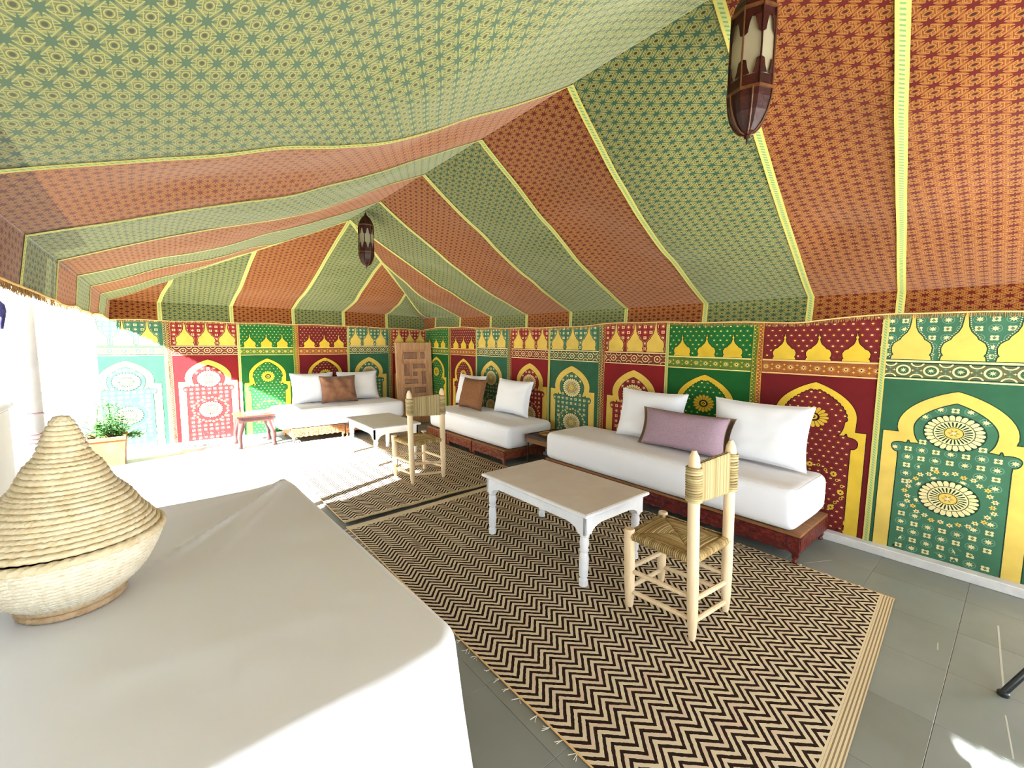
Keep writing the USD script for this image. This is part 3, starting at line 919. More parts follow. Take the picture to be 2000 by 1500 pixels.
# ------------------------------------------------------------------ hanging lanterns
def lantern(name, label, loc):
    t = thing(name, label, 'lantern', loc, group='pierced metal lanterns hanging from the ridge')
    n = 8
    def pan(r0, r1, z0, z1): return lathe([(r0, z0), (r1, z1)], n)
    # z is measured from the lantern's lower tip
    body = [lathe([(0.074, .165), (0.073, .204)], n), lathe([(0.072, .389), (0.070, .42)], n)]
    part(t, 'glass', lathe([(0.0690, .17), (0.0690, .42)], n), 'lantern_glass')
    teeth = {0: [], 1: []}
    for k in range(n):
        a = 2 * np.pi * (k + .5) / n; a0 = 2 * np.pi * k / n
        def rim(aa, r, z): return (r * math.cos(aa), r * math.sin(aa), z)
        for ti, (zb, zt) in enumerate(((.204, .250), (.389, .338))):
            for s in (-1, 1):
                e0 = a0 if s < 0 else a0 + 2 * np.pi / n
                w1 = e0 - s * 2 * np.pi / n * .42
                w2 = e0 - s * 2 * np.pi / n * .22
                w3 = e0 - s * 2 * np.pi / n * .30
                zm = zb + (zt - zb) * .45
                P = [rim(e0, (.0735), zb), rim(w1, (.0735), zb), rim(w3, (.0735), zm), rim(w2, (.0735), zt), rim(e0, (.0735), zt + (zt - zb) * .15)]
                P2 = [np.array(p) * np.array([.985, .985, 1]) for p in P]
                V = np.array(P + P2); F = [(0, 1, 2), (0, 2, 3), (0, 3, 4), (5, 7, 6), (5, 8, 7), (5, 9, 8)]
                for q in range(5): r_ = (q + 1) % 5; F += [(q, r_, 5 + r_), (q, 5 + r_, 5 + q)]
                teeth[ti].append(trimesh.Trimesh(V, np.array(F), process=False))
    part(t, 'fretwork', cat(teeth[0] + body[:1]), 'lantern_metal'); part(t, 'fretwork', cat(teeth[1] + body[1:]), 'lantern_metal')
    for k in range(n):
        a = 2 * np.pi * k / n
        part(t, 'glazing_bar', tube([(.0745 * math.cos(a), .0745 * math.sin(a), .16), (.0745 * math.cos(a), .0745 * math.sin(a), .425)], .0032, 5), 'lantern_trim' if k % 2 == 0 else 'lantern_metal')
    part(t, 'lower_rim', lathe([(.070, .158), (.079, .158), (.079, .168), (.070, .168)], n), 'lantern_trim')
    part(t, 'upper_rim', lathe([(.068, .418), (.077, .418), (.077, .428), (.068, .428)], n), 'lantern_trim')
    ld = part(t, 'lower_dome', lathe([(.004, .030), (.026, .040), (.046, .062), (.062, .095), (.072, .135), (.074, .16)], n), 'lantern_metal')
    ribs = [tube([(r * math.cos(a), r * math.sin(a), z) for r, z in ((.012, .034), (.028, .040), (.048, .061), (.064, .094), (.074, .134), (.076, .16))], .003, 5) for a in 2 * np.pi * np.arange(6) / 6]
    part(ld, 'dome_ribs', cat(ribs), 'lantern_trim')
    part(t, 'upper_dome', lathe([(.074, .426), (.066, .455), (.056, .475), (.040, .50), (.018, .52), (.010, .535), (.006, .55), (.002, .552)], n), 'lantern_metal')
    part(t, 'finial', lathe([(.001, 0), (.003, .006), (.003, .018), (.010, .022), (.011, .029), (.006, .034)], 10), 'lantern_metal')
    part(t, 'hook', tube([(0, 0, .55), (0, 0, .58)], .003, 6), 'lantern_metal')
    return t


LAN = lantern('hanging_lantern', 'brown metal and frosted glass lantern hanging near the camera at the top of the photo', (0.715, -1.68, 2.165))
copy_of(LAN, (4.345, -1.68, 2.163), 14, 'small far lantern of dark metal and glass hanging above the middle of the room')

# ------------------------------------------------------------------ rugs
def rug(name, label, x_of, y0, y1, length, z0, edge_lift, phase_y, tassel_sides):
    """Woven rug: u runs from the near end (-0.075 = outer edge of the plain band), v across."""
    t = thing(name, label, 'rug', group='flat-woven zigzag rugs end to end')
    nu, nv = 90, 60
    U = np.linspace(-0.075, length, nu); Vv = np.linspace(0, 1, nv)
    UU, VV = np.meshgrid(U, Vv, indexing='ij')
    Y = y0 + (y1 - y0) * VV
    wav = 0.012 * fbm(np.stack([UU * 2, Y * 0, UU * 0], -1), 2, 11)
    X = x_of(Y) + UU
    Y2 = Y + wav * (np.abs(VV - .5) * 2)
    Z = z0 + 0.003 * (fbm(np.stack([X * 5, Y * 5, X * 0], -1), 2, 2) + .5) + edge_lift(UU, Y)
    P = np.stack([X, Y2, Z], -1)
    top = grid_mesh(P); bot = grid_mesh(P - np.array([0, 0, .006]), flip=True)
    uv = np.stack([UU + 0.012, Y - phase_y], -1).reshape(-1, 2)
    m = cat([top, bot])
    part(t, 'weave', m, 'rug', smooth=False, uv=np.vstack([uv, uv]))
    for s, j in ((1, -1), (0, 0)):
        part(t, 'selvedge', tube(P[:, j] + np.array([0, 0, -.002]), .004, 6), 'hem_cord', smooth=True)
    if tassel_sides:
        for side in tassel_sides:
            j = 0 if side < 0 else -1
            for x in np.arange(0.02, length, 0.076):
                i = int(np.argmin(abs(U - x))); p0 = P[i, j].copy(); p0[2] = .004
                strands = []
                for q in range(3):
                    ang = side * np.pi / 2 + RNG.normal(0, .7); l = RNG.uniform(.018, .038)
                    bend = RNG.normal(0, .5)
                    pts = [p0 + np.array([math.cos(ang + bend * k / 4), math.sin(ang + bend * k / 4), 0]) * l * k / 4 + np.array([0, 0, -.0006 * k]) for k in range(5)]
                    strands.append(tube(pts, .0013, 5))
                part(t, 'tassel', cat(strands), 'thread')
    return t


flat = lambda U, Y: np.zeros_like(U)
rug('zigzag_rug', 'large brown and cream zigzag rug under the near coffee table and chair', lambda y: 0.262 + 0.075 + 0.116 * np.clip((-1.07 - y) / 2.07, 0, 1) ** 1.2, -3.165, -1.06, 2.93, 0.007, flat, -1.375, (1, -1))
def lift2(U, Y): return 0.010 + 0.016 * np.exp(-((U + .075) / .05) ** 2) * (0.55 + 0.9 * np.clip(fbm(np.stack([Y * 4.3, Y * 0, Y * 0], -1), 2, 9), -.5, .5))
rug('zigzag_rug', 'farther zigzag rug half bleached by sun under the far white table and chair', lambda y: 3.30 + 0.075 + 0.05 * np.clip((-1.07 - y) / 1.4, 0, 1.4), -3.015, -1.06, 2.72, 0.008, lift2, -1.375, ())

# ------------------------------------------------------------------ coffee tables
def coffee_table(label, loc, Lx, Wy, H, rz=0.0, top='worn_top', group='white coffee tables with turned legs'):
    t = thing('coffee_table', label, 'coffee table', loc, rz, group)
    part(t, 'top_frame', bx(-Lx / 2, Lx / 2, -Wy / 2, Wy / 2, H - .022, H - .001, .006), 'white_paint')
    part(t, 'top_panel', bx(-Lx / 2 + .012, Lx / 2 - .012, -Wy / 2 + .012, Wy / 2 - .012, H - .006, H + .0012, .002), top, label='worn beige-grey table surface' if top == 'worn_top' else None)
    ix, iy, ah = Lx / 2 - .03, Wy / 2 - .03, .066
    def apron(half):
        zt, zl = H - .022, H - .022 - ah
        pts = [(-half, zt), (half, zt), (half, zl - .05)] + [tuple(p) for p in bez((half - .058, zl - .05), (half - .065, zl - .012), (half - .15, zl), n=8)]
        pts += [tuple((-x, z)) for x, z in reversed(pts[3:])] + [(-half, zl - .05)]
        return Polygon(pts).buffer(0)
    for s in (-1, 1):
        part(t, 'apron', extrude(apron(ix), .018, 'xz', s * iy - (.018 if s > 0 else 0)), 'white_paint')
        part(t, 'apron', extrude(apron(iy), .018, 'yz', s * ix - (.018 if s > 0 else 0)), 'white_paint')
    zl = H - .022 - ah - .05
    prof = [(.020, 0), (.027, .006), (.027, .040), (.021, .048), (.020, .056), (.026, .062), (.029, .11), (.029, .165), (.025, .195), (.019, .21), (.028, .218), (.028, .228), (.020, .236), (.026, .244), (.029, .27), (.024, zl - .02), (.030, zl - .012), (.030, zl)]
    for sx in (-1, 1):
        for sy in (-1, 1):
            lx, ly = sx * (ix - .032), sy * (iy - .032)
            m = cat([lathe(prof, 20, (lx, ly, 0)), bx(lx - .031, lx + .031, ly - .031, ly + .031, zl, H - .022, .003)])
            part(t, 'leg', m, 'white_paint', smooth=35)
    return t


coffee_table('white coffee table with a worn beige top on the near rug, before the nearest sofa', (2.023, -2.126, 0.012), 1.01, 0.638, 0.462, 0.35)
coffee_table('far white coffee table washed out by sun in front of the back sofa', (5.03, -2.09, 0.022), 0.90, 0.60, 0.452, 0, 'white_paint')

# ------------------------------------------------------------------ rush-seated chairs
def chair(label, loc, rz):
    t = thing('rush_chair', label, 'chair', loc, rz, 'pale wooden chairs with rush seats')
    legs = {'A': ((-.182, .178), (-.150, .190), .935, .028), 'B': ((-.182, -.180), (-.160, -.175), .935, .028), 'C': ((.172, .186), (.186, .192), .437, .029), 'D': ((.198, -.172), (.204, -.170), .435, .027)}
    def on(k, z):
        (x0, y0), (x1, y1), h, r = legs[k]
        return np.array((x0 + (x1 - x0) * z / h, y0 + (y1 - y0) * z / h, z))
    posts = {}
    for k, (b, tp, h, r) in legs.items():
        zs = [0, .02, .10, .25, h * .6, h - .07, h - .03, h] if k in 'AB' else [0, .015, .10, .2, .3, h - .02, h - .004, h]
        rs = [r * .55, r * .68, r * .9, r, r, r, r * .85, r * .35] if k in 'AB' else [r * .62, r * .75, r * .95, r, r, r, r * .97, r * .85]
        posts[k] = part(t, 'rear_post' if k in 'AB' else 'front_post', tube([on(k, z) for z in zs], rs, 9), 'pale_wood', smooth=40)
    def rung(a, za, b, zb, r=.0125):
        p, q = on(a, za), on(b, zb)
        part(t, 'rung', tube([p + (q - p) * s for s in (0, .12, .5, .88, 1)], [r * .75, r, r * 1.08, r, r * .75], 8), 'pale_wood', smooth=40)
    for za, zb in ((.205, .212), (.088, .10)): rung('C', za, 'A', zb)
    for za, zb in ((.20, .165), (.09, .055)): rung('A', za, 'B', zb)
    for za, zb in ((.215, .18), (.105, .07)): rung('C', za, 'D', zb)
    for za, zb in ((.20, .205), (.092, .112)): rung('D', za, 'B', zb)
    # seat: rush strands laid from the four rails to the middle
    zc, rr = .412, .0075
    K = [on(k, .40) for k in ('A', 'B', 'D', 'C')]
    ctr = sum(K) / 4
    seat = []
    for i in range(4):
        p, q = K[i], K[(i + 1) % 4]
        pm, qm = p, q
        n = 18
        for j in range(n):
            s = (j + .5) / n
            a, b = p + (ctr - p) * s, q + (ctr - q) * s
            a, b = a + (b - a) * .01, b + (a - b) * .01
            dz = .016 * (1 - s) ** 2 * -0.4 + .006 * math.sin(3 * s) + RNG.normal(0, .0009)
            mid = (a + b) / 2 + np.array([0, 0, .004])
            seat.append(tube([a + (0, 0, .006 + dz), a + (b - a) * .12 + (0, 0, .0125 + dz), mid + (0, 0, .012 + dz), b + (a - b) * .12 + (0, 0, .0125 + dz), b + (0, 0, .006 + dz)], rr * .74, 6))
        out = (p + q) / 2 - ctr; out = out / np.linalg.norm(out)
        L_ = np.linalg.norm(q - p); m_ = int(L_ / .0105)
        for j in range(m_):                                      # strands wrapped round the rail
            c0 = p + (q - p) * (j + .5) / m_
            seat.append(tube([c0 - out * .012 + (0, 0, .017), c0 + out * .010 + (0, 0, .014), c0 + out * .017, c0 + out * .010 + (0, 0, -.015), c0 - out * .010 + (0, 0, -.017)], .0056, 5, cap=False))
    seat.append(bx(-.16, .17, -.16, .16, .392, .410))
    part(t, 'seat', cat(seat), 'rush', smooth=True, tint=tints(seat, RUSH), label='woven rush seat with four triangles')
    # backrest: rope wound round both posts
    back = []
    n = 44
    for s in (-1, 1):
        for j in range(n):
            f = (j + .5) / n
            lo, hi = on('A', .685), on('A', .862); lo2, hi2 = on('B', .665), on('B', .872)
            a = lo + (lo2 - lo) * (.07 + .88 * f); b = hi + (hi2 - hi) * (.07 + .88 * f)
            d = np.array([s * .011, 0, 0])
            back.append(tube([a + d * .6 + (0, 0, -.004), a + d + (0, 0, .006), (a + b) / 2 + d * (1 + .06 * math.sin(7 * f)), b + d + (0, 0, -.006), b + d * .6 + (0, 0, .004)], .0046, 6))
    a, b = on('A', .685), on('B', .665); c, d = on('B', .872), on('A', .862)
    m = bx(-.5, .5, -.5, .5, -.5, .5)
    core = trimesh.convex.convex_hull(np.array([p + np.array([s * .009, 0, 0]) for p in (a, b, c, d) for s in (-1, 1)]))
    back.append(core)
    part(t, 'backrest', cat(back), 'rush', smooth=True, tint=tints(back, ROPE), label='backrest of vertical rush rope')
    for k, z0, z1 in (('A', .690, .857), ('B', .668, .868)):
        wr = []
        for j in range(14):
            z = z0 + (z1 - z0) * (j + .5) / 14
            c0 = on(k, z); th = np.linspace(0, 2 * np.pi, 16, endpoint=False)
            wr.append(tube(np.stack([c0[0] + .0325 * np.cos(th), c0[1] + .0325 * np.sin(th), np.full(16, z) + .002 * np.sin(th + j)], 1), .0068, 6, closed=True))
        part(posts[k], 'rope_wrap', cat(wr), 'rush', smooth=True, tint=tints(wr, ROPE))
    return t


CH = chair('pale wooden rush-seated chair in the foreground, backrest towards the camera, by the near table', (1.118, -2.108, 0.013), 0)
copy_of(CH, (4.005, -2.065, 0.0245), 1.5, 'smaller-looking rush chair standing in the sun at the far white table')

# ------------------------------------------------------------------ low carved benches that carry the mattresses
def bench(label, loc, Lx, D, H, rz, mat, group, units=1, deep=.115, board='board_wood', skirt_drop=.03):
    """Front faces -y locally; origin at the middle of the front, on the floor."""
    t = thing('carved_bench', label, 'bench', loc, rz, group)
    for k in range(3):
        y0 = .004 + k * (D - .01) / 3
        part(t, 'top_board', bx(-Lx / 2, Lx / 2, y0, y0 + (D - .01) / 3 - .006, H - .022, H, .003), board)
    def skirt(l):
        n = max(3, int(l / .09)); zt, zb = H - .022, H - deep
        pts = [(-l / 2, zt), (l / 2, zt), (l / 2, zb - skirt_drop)]
        pts += [tuple(p) for p in bez((l / 2 - .03, zb - skirt_drop), (l / 2 - .035, zb - .004), (l / 2 - .075, zb), n=5)]
        e = l / 2 - .075
        for i in range(n):
            x0, x1 = e - 2 * e * i / n, e - 2 * e * (i + 1) / n
            pts += [((x0 + x1) / 2, zb + .010 * (-1) ** 1)] + [(x1, zb + .002)]
        pts += [tuple((-p[0], p[1])) for p in reversed([tuple(p) for p in bez((l / 2 - .03, zb - skirt_drop), (l / 2 - .035, zb - .004), (l / 2 - .075, zb), n=5)])]
        pts += [(-l / 2, zb - skirt_drop)]
        return Polygon(pts).buffer(0)
    for u in range(units):
        w_ = Lx / units; cx = -Lx / 2 + w_ * (u + .5)
        f = extrude(affinity.translate(skirt(w_ - .006), cx, 0), .018, 'xz', 0)
        fp = part(t, 'front_panel', f, mat)
        rel = []
        nflo = max(2, int(w_ / .16))
        for i in range(nflo):
            x = cx - w_ / 2 + w_ * (i + .5) / nflo; z = H - .022 - (deep - .022) * .52
            flo = unary_union(petals(x, z, .006, .034, 8, .6, .95))
            rel.append(extrude(flo, .006, 'xz', -.005)); rel.append(extrude(disc(x, z, .010, 1, 12), .008, 'xz', -.007))
            for s in (-1, 1):
                sw = unary_union([LineString(bez((x + s * .036, z), (x + s * .05, z + .03), (x + s * .074, z + .012), (x + s * .066, z - .01))).buffer(.0042), disc(x + s * .062, z - .014, .008, 1, 8)])
                rel.append(extrude(sw, .005, 'xz', -.004))
        rel.append(extrude(sbox(cx - w_ / 2 + .008, H - .034, cx + w_ / 2 - .008, H - .028), .004, 'xz', -.003))
        part(fp, 'carving', cat(rel), mat)
        for s in (-1, 1):
            lx = cx + s * (w_ / 2 - .028)
            part(t, 'leg', lathe([(.012, 0), (.017, .012), (.011, .026), (.018, .04), (.018, H - .04)], 12, (lx, .02, 0)), mat, smooth=35)
    for s in (-1, 1):
        part(t, 'side_panel', bx(s * (Lx / 2 - .016), s * Lx / 2, .02, D, H - deep, H - .022), mat)
        part(t, 'leg', lathe([(.012, 0), (.017, .012), (.011, .026), (.018, .04), (.018, H - .04)], 12, (s * (Lx / 2 - .03), D - .03, 0)), mat, smooth=35)
    return t


GB = 'low carved benches under the mattresses'
# nearest sofa (right wall)
# local front (-y) must face +y in the room for the right wall: rotate by 180
bench('dark red carved bench under the mattress of the nearest sofa', (2.035, -3.140, 0.012), 2.37, .60, .205, 180, 'carved_red', GB, units=1, deep=.125)
bench('carved brown bench under the near end of the middle sofa', (4.125, -3.035, 0.0), .66, .66, .190, 180, 'carved_brown', GB, units=1)
bench('carved brown bench under the centre of the middle sofa', (4.775, -3.035, 0.0), .60, .66, .190, 180, 'carved_brown', GB, units=1)
bench('carved brown bench under the far end of the middle sofa', (5.36, -3.035, 0.0), .54, .66, .190, 180, 'carved_brown', GB, units=1)
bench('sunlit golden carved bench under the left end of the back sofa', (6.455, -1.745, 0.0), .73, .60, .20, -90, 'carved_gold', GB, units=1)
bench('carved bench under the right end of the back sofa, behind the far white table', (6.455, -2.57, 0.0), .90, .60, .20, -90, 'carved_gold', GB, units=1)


def mattress(label, loc, Lx, Wy, H, rz, bulge=.02, seed=0):
    t = thing('mattress', label, 'mattress', loc, rz, 'white-sheeted mattresses')
    m = rounded(Lx, Wy, H, .062, bulge=bulge)
    m = m.subdivide()
    v = m.vertices; n = m.vertex_normals
    d = fbm(np.stack([v[:, 0] * 2.5, v[:, 1] * 6, v[:, 2] * 4 + seed], -1), 3, seed)
    top = np.clip(n[:, 2], 0, 1)
    m.vertices = v + n * (.010 * d * (1 + .6 * top))[:, None] + np.array([0, 0, H / 2])
    m.vertices[:, 2] = np.maximum(m.vertices[:, 2], 0.0)
    sh = part(t, 'sheet', m, 'sheet', smooth=True)
    a, b, r = Lx / 2 - .028, Wy / 2 - .028, .06
    pts = []
    for sx, sy, a0 in ((1, 1, 0), (-1, 1, 90), (-1, -1, 180), (1, -1, 270)):
        for k in range(7):
            q = math.radians(a0 + 15 * k)
            pts.append((sx * (a - r) + r * math.cos(q), sy * (b - r) + r * math.sin(q), H - .018))
    pts = np.array(pts)
    dense = []
    for i in range(len(pts)):
        p, q = pts[i], pts[(i + 1) % len(pts)]
        k = max(1, int(np.linalg.norm(q - p) / .06))
        dense += [p + (q - p) * j / k for j in range(k)]
    dense = np.array(dense)
    pr = trimesh.proximity.closest_point(m, dense)[0]
    part(sh, 'piping', tube(pr, .0028, 6, closed=True), 'sheet', smooth=True)
    return t


mattress('white mattress of the nearest sofa, under the lavender pillow', (2.045, -3.447, .220), 2.33, .655, .285, 0, .022, 1)
mattress('white mattress of the middle sofa, under the brown ribbed cushion', (4.68, -3.415, .195), 1.86, .72, .275, 0, .02, 2)
mattress('white mattress of the back sofa, under the brown velvet cushion', (6.775, -2.145, .203), .655, 1.85, .27, 0, .016, 3)


# ------------------------------------------------------------------ pillows
def pillow(label, loc, W, Hh, T, yaw, tilt, mat, group, name='pillow', seed=0, roll=0.0, wrinkle=.006, back=None, creases=0.0):
    """A stuffed pillow standing on its lower edge; faces local -y, leans back by tilt degrees, then turns by yaw."""
    t = thing(name, label, 'pillow', loc, yaw, group)
    n = 27
    u = np.linspace(-1, 1, n)
    U, V = np.meshgrid(u, u, indexing='ij')
    prof = (np.clip(1 - U ** 4, 0, 1) * np.clip(1 - V ** 4, 0, 1)) ** .55
    X = W / 2 * U * (1 - .075 * (1 - V ** 2)); Zz = Hh / 2 * V * (1 - .075 * (1 - U ** 2))
    nz = fbm(np.stack([U * 2.2 + seed, V * 2.2, U * 0], -1), 3, seed)
    radial = np.sin(10 * np.arctan2(V, U) + seed) * (U ** 2 + V ** 2) * .5
    puff = T / 2 * prof * (1 - .12 * V) + wrinkle * (2.2 * nz + radial) * np.sqrt(prof)
    puff = puff + creases * prof ** .5 * (np.sin(8.5 * U + 2.2 * V + .5) * np.clip(.4 + .6 * V, 0, 1) + .5 * np.sin(5 * U - 6 * V))
    R = np.array(trimesh.transformations.euler_matrix(math.radians(-tilt), math.radians(roll), 0, 'sxyz'))[:3, :3]
    front = np.stack([X, -puff, Zz], -1).reshape(-1, 3); k_ = 1.10 if back else 1.0
    rear = np.stack([X * k_, T / 2 * prof * .7 + (.012 if back else 0), Zz * (1.03 if back else 1)], -1).reshape(-1, 3)
    f = grid_mesh(front.reshape(n, n, 3)); b = grid_mesh(rear.reshape(n, n, 3), flip=True)
    lo = (np.vstack([f.vertices, b.vertices]) @ R.T)[:, 2].min()
    for m in (f, b): m.vertices = m.vertices @ R.T - np.array([0, 0, lo])
    if back:
        cv = part(t, 'front_cover', f, mat, smooth=True); part(t, 'back_cover', b, back, smooth=True, label='plain taupe back')
    else:
        cv = part(t, 'cover', cat([f, b]), mat, smooth=True)
    e = np.concatenate([np.arange(n), np.arange(n, n * n, n)[:0]])
    edge = np.vstack([front.reshape(n, n, 3)[:, 0], front.reshape(n, n, 3)[-1, 1:], front.reshape(n, n, 3)[::-1, -1][1:], front.reshape(n, n, 3)[0, ::-1][1:-1]]) @ R.T - np.array([0, 0, lo])
    part(cv, 'seam', tube(edge, .0028, 5, closed=True), back or mat, smooth=True)
    return t


GP = 'white pillows leaning on the walls'
pillow('white pillow at the far end of the nearest sofa, left of the lavender pillow', (2.27, -3.60, .531), .70, .47, .17, 180, 12, 'pillow_white', GP, seed=1)
pillow('large white pillow at the near end of the nearest sofa, right of the lavender pillow', (1.315, -3.60, .526), .72, .48, .17, 180, 12, 'pillow_white', GP, seed=2)
pillow('long lavender ribbed pillow with taupe back on the nearest sofa', (1.845, -3.43, .530), .76, .33, .17, 180, 14, 'lavender_weave', 'coloured cushions on the sofas', 'lavender_pillow', seed=3, wrinkle=.003, back='taupe_back')
pillow('white pillow at the far end of the middle sofa, left of the brown ribbed cushion', (5.32, -3.60, .493), .68, .46, .17, 180, 12, 'pillow_white', GP, seed=4)
pillow('white pillow at the near end of the middle sofa, right of the brown ribbed cushion', (4.32, -3.60, .493), .70, .46, .17, 180, 12, 'pillow_white', GP, seed=5)
pillow('brown ribbed cushion between the two white pillows of the middle sofa', (5.03, -3.44, .490), .56, .44, .15, 180, 14, 'brown_weave', 'coloured cushions on the sofas', 'brown_cushion', seed=6, wrinkle=.003)
pillow('white pillow on the left of the back sofa', (6.93, -1.80, .493), .62, .46, .17, -90, 12, 'pillow_white', GP, seed=7)
pillow('white pillow on the right of the back sofa, near the carved door panel', (6.95, -2.50, .490), .66, .46, .17, -90, 12, 'pillow_white', GP, seed=8)
pillow('creased brown velvet cushion leaning on the white pillows of the back sofa', (6.76, -2.13, .493), .54, .42, .15, -90, 16, 'brown_velvet', 'coloured cushions on the sofas', 'brown_cushion', seed=9, wrinkle=.014, creases=.011)

# ------------------------------------------------------------------ carved door panel leaning in the corner
dr = thing('carved_door_panel', 'carved wooden door panel leaning upright in the corner between the two far sofas', 'door panel', (6.80, -3.47, 0), -106 + 16)
DW, DH, TH = .68, 1.42, .045
def dz(m):                                              # lean back a little
    R = trimesh.transformations.rotation_matrix(math.radians(-4), (1, 0, 0))
    m.apply_transform(R); return m
part(dr, 'back_board', dz(bx(-DW / 2 + .004, DW / 2 - .004, .012, TH - .004, 0.004, DH - .004)), 'door_wood')
for nm, b_ in (('stile', (-DW / 2, -DW / 2 + .125, 0, DH)), ('stile', (DW / 2 - .125, DW / 2, 0, DH)), ('rail', (-DW / 2 + .127, DW / 2 - .127, DH - .13, DH)), ('rail', (-DW / 2 + .127, DW / 2 - .127, 0, .13))):
    part(dr, nm, dz(bx(b_[0], b_[1], 0, TH, b_[2], b_[3], .006)), 'door_wood')
for x0, x1, z0, z1 in ((-.20, .045, 1.135, 1.245), (.115, .20, 1.135, 1.245), (-.20, -.105, .84, 1.04), (-.04, .20, .965, 1.04), (-.04, .045, .835, .905), (.125, .20, .69, .905), (-.20, .045, .70, .775), (-.20, -.08, .50, .63), (-.01, .20, .53, .63), (-.20, .045, .36, .44), (.115, .20, .30, .47), (-.20, -.105, .16, .30), (-.04, .20, .17, .25)):
    part(dr, 'inset_panel', dz(bx(x0, x1, -.006, .02, z0, z1, .008)), 'door_wood_dark')
    fr = sbox(x0 - .014, z0 - .014, x1 + .014, z1 + .014).difference(sbox(x0 - .003, z0 - .003, x1 + .003, z1 + .003))
    part(dr, 'moulding', dz(extrude(fr, .030, 'xz', -.010)), 'door_wood')

# ------------------------------------------------------------------ side tables and woven mats
def cabriole(x, y, sx, sy, H):
    zs = np.linspace(0, H, 12); k = zs / H
    off = .030 * np.sin(k * np.pi * 1.6 + .2) * (k * .7 + .3) + .018 * np.exp(-((k - 0) / .10) ** 2)
    r = np.interp(k, [0, .06, .15, .5, .8, 1], [.034, .030, .025, .032, .046, .048])
    return tube(np.stack([x + sx * off, y + sy * off, zs], 1), r, 8)


st = thing('side_table', 'dark red wooden side table with curved legs left of the back sofa', 'side table', (6.75, -.98, 0), 0)
part(st, 'top', bx(-.225, .225, -.225, .235, .405, .43, .008), 'mahogany')
for s in (-1, 1):
    part(st, 'apron', bx(-.19, .19, s * .205, s * .187, .345, .405), 'mahogany'); part(st, 'apron', bx(s * .195, s * .177, -.2, .2, .345, .405), 'mahogany')
    for q in (-1, 1): part(st, 'leg', cabriole(s * .175, q * .185, s, q, .405), 'mahogany', smooth=True)


def woven_mat(label, loc, R, a, b):
    t = thing('woven_mat', label, 'woven mat', loc, 0, 'round woven mats on the side tables')
    prof = [(0.001, .004)]
    for k in range(14):
        r = R * (k + 1) / 14
        prof += [(r - R / 28, .0085 + .004 * (k / 14) ** 2), (r, .0055 + .004 * (k / 14) ** 2)]
    prof += [(R, .0), (.001, .0)]
    part(t, 'disc', lathe(prof, 36), a, smooth=35)
    part(t, 'rim', tube([(R * math.cos(q), R * math.sin(q), .006) for q in np.linspace(0, 2 * np.pi, 48, endpoint=False)], .005, 6, closed=True), b, smooth=True)
    for k in range(8):
        q = 2 * np.pi * k / 8
        part(t, 'spoke', tube([(r * math.cos(q + r * 2), r * math.sin(q + r * 2), .0085 + .006 * (r / R) ** 2) for r in np.linspace(.02, R * .95, 10)], .004, 5), b, smooth=True)
    return t


woven_mat('pale woven disc on the dark red side table, bleached by sun', (6.79, -1.03, .43), .155, 'straw_pale', 'straw')
tt = thing('tray_table', 'dark square wooden table holding a woven disc between the two right-hand sofas', 'side table', (3.475, -3.49, 0), 0)
part(tt, 'top', bx(-.215, .19, -.25, .25, .345, .375, .006), 'dark_wood')
part(tt, 'raised_edge', cat([bx(-.215, .19, s * .25, s * .232, .375, .383) for s in (-1, 1)] + [bx(e0, e1, -.232, .232, .375, .383) for e0, e1 in ((-.215, -.197), (.172, .19))]), 'dark_wood')
part(tt, 'front_rail', bx(-.205, .18, .215, .235, .29, .345), 'board_wood')
for s in (-1, 1):
    for q in (-1, 1): part(tt, 'leg', bx((.165 if s > 0 else -.205), (.18 if s > 0 else -.190), q * .22, q * .205, 0, .345, .003), 'dark_wood')
woven_mat('golden woven disc on the dark table between the two right-hand sofas', (3.465, -3.50, .3755), .165, 'mat_gold', 'mat_dark')

# ------------------------------------------------------------------ planter
pl = thing('terracotta_planter', 'terracotta box planter with leafy green plant at the sunny end of the back wall', 'planter', (6.67, .50, 0), 0)
o = trimesh.creation.box((1, 1, 1))
def frustum(w0, d0, w1, d1, z0, z1):
    return trimesh.convex.convex_hull(np.array([(s * w / 2, q * d / 2, z) for w, d, z in ((w0, d0, z0), (w1, d1, z1)) for s in (-1, 1) for q in (-1, 1)]))
import manifold3d as m3
def M3(t): return m3.Manifold(m3.Mesh(np.asarray(t.vertices, np.float32), np.asarray(t.faces, np.uint32)))
pot = M3(frustum(.29, .29, .34, .34, 0, .33)) - M3(frustum(.24, .24, .30, .30, .03, .40))
part(pl, 'pot', pot, 'terracotta')
part(pl, 'rim', M3(bx(-.178, .178, -.178, .178, .29, .333, .006)) - M3(bx(-.15, .15, -.15, .15, .2, .4)), 'terracotta')
part(pl, 'soil', bx(-.145, .145, -.145, .145, .27, .295), 'soil')
stems, lv, lf, n = [], [], [], 0
rg = np.random.default_rng(3)
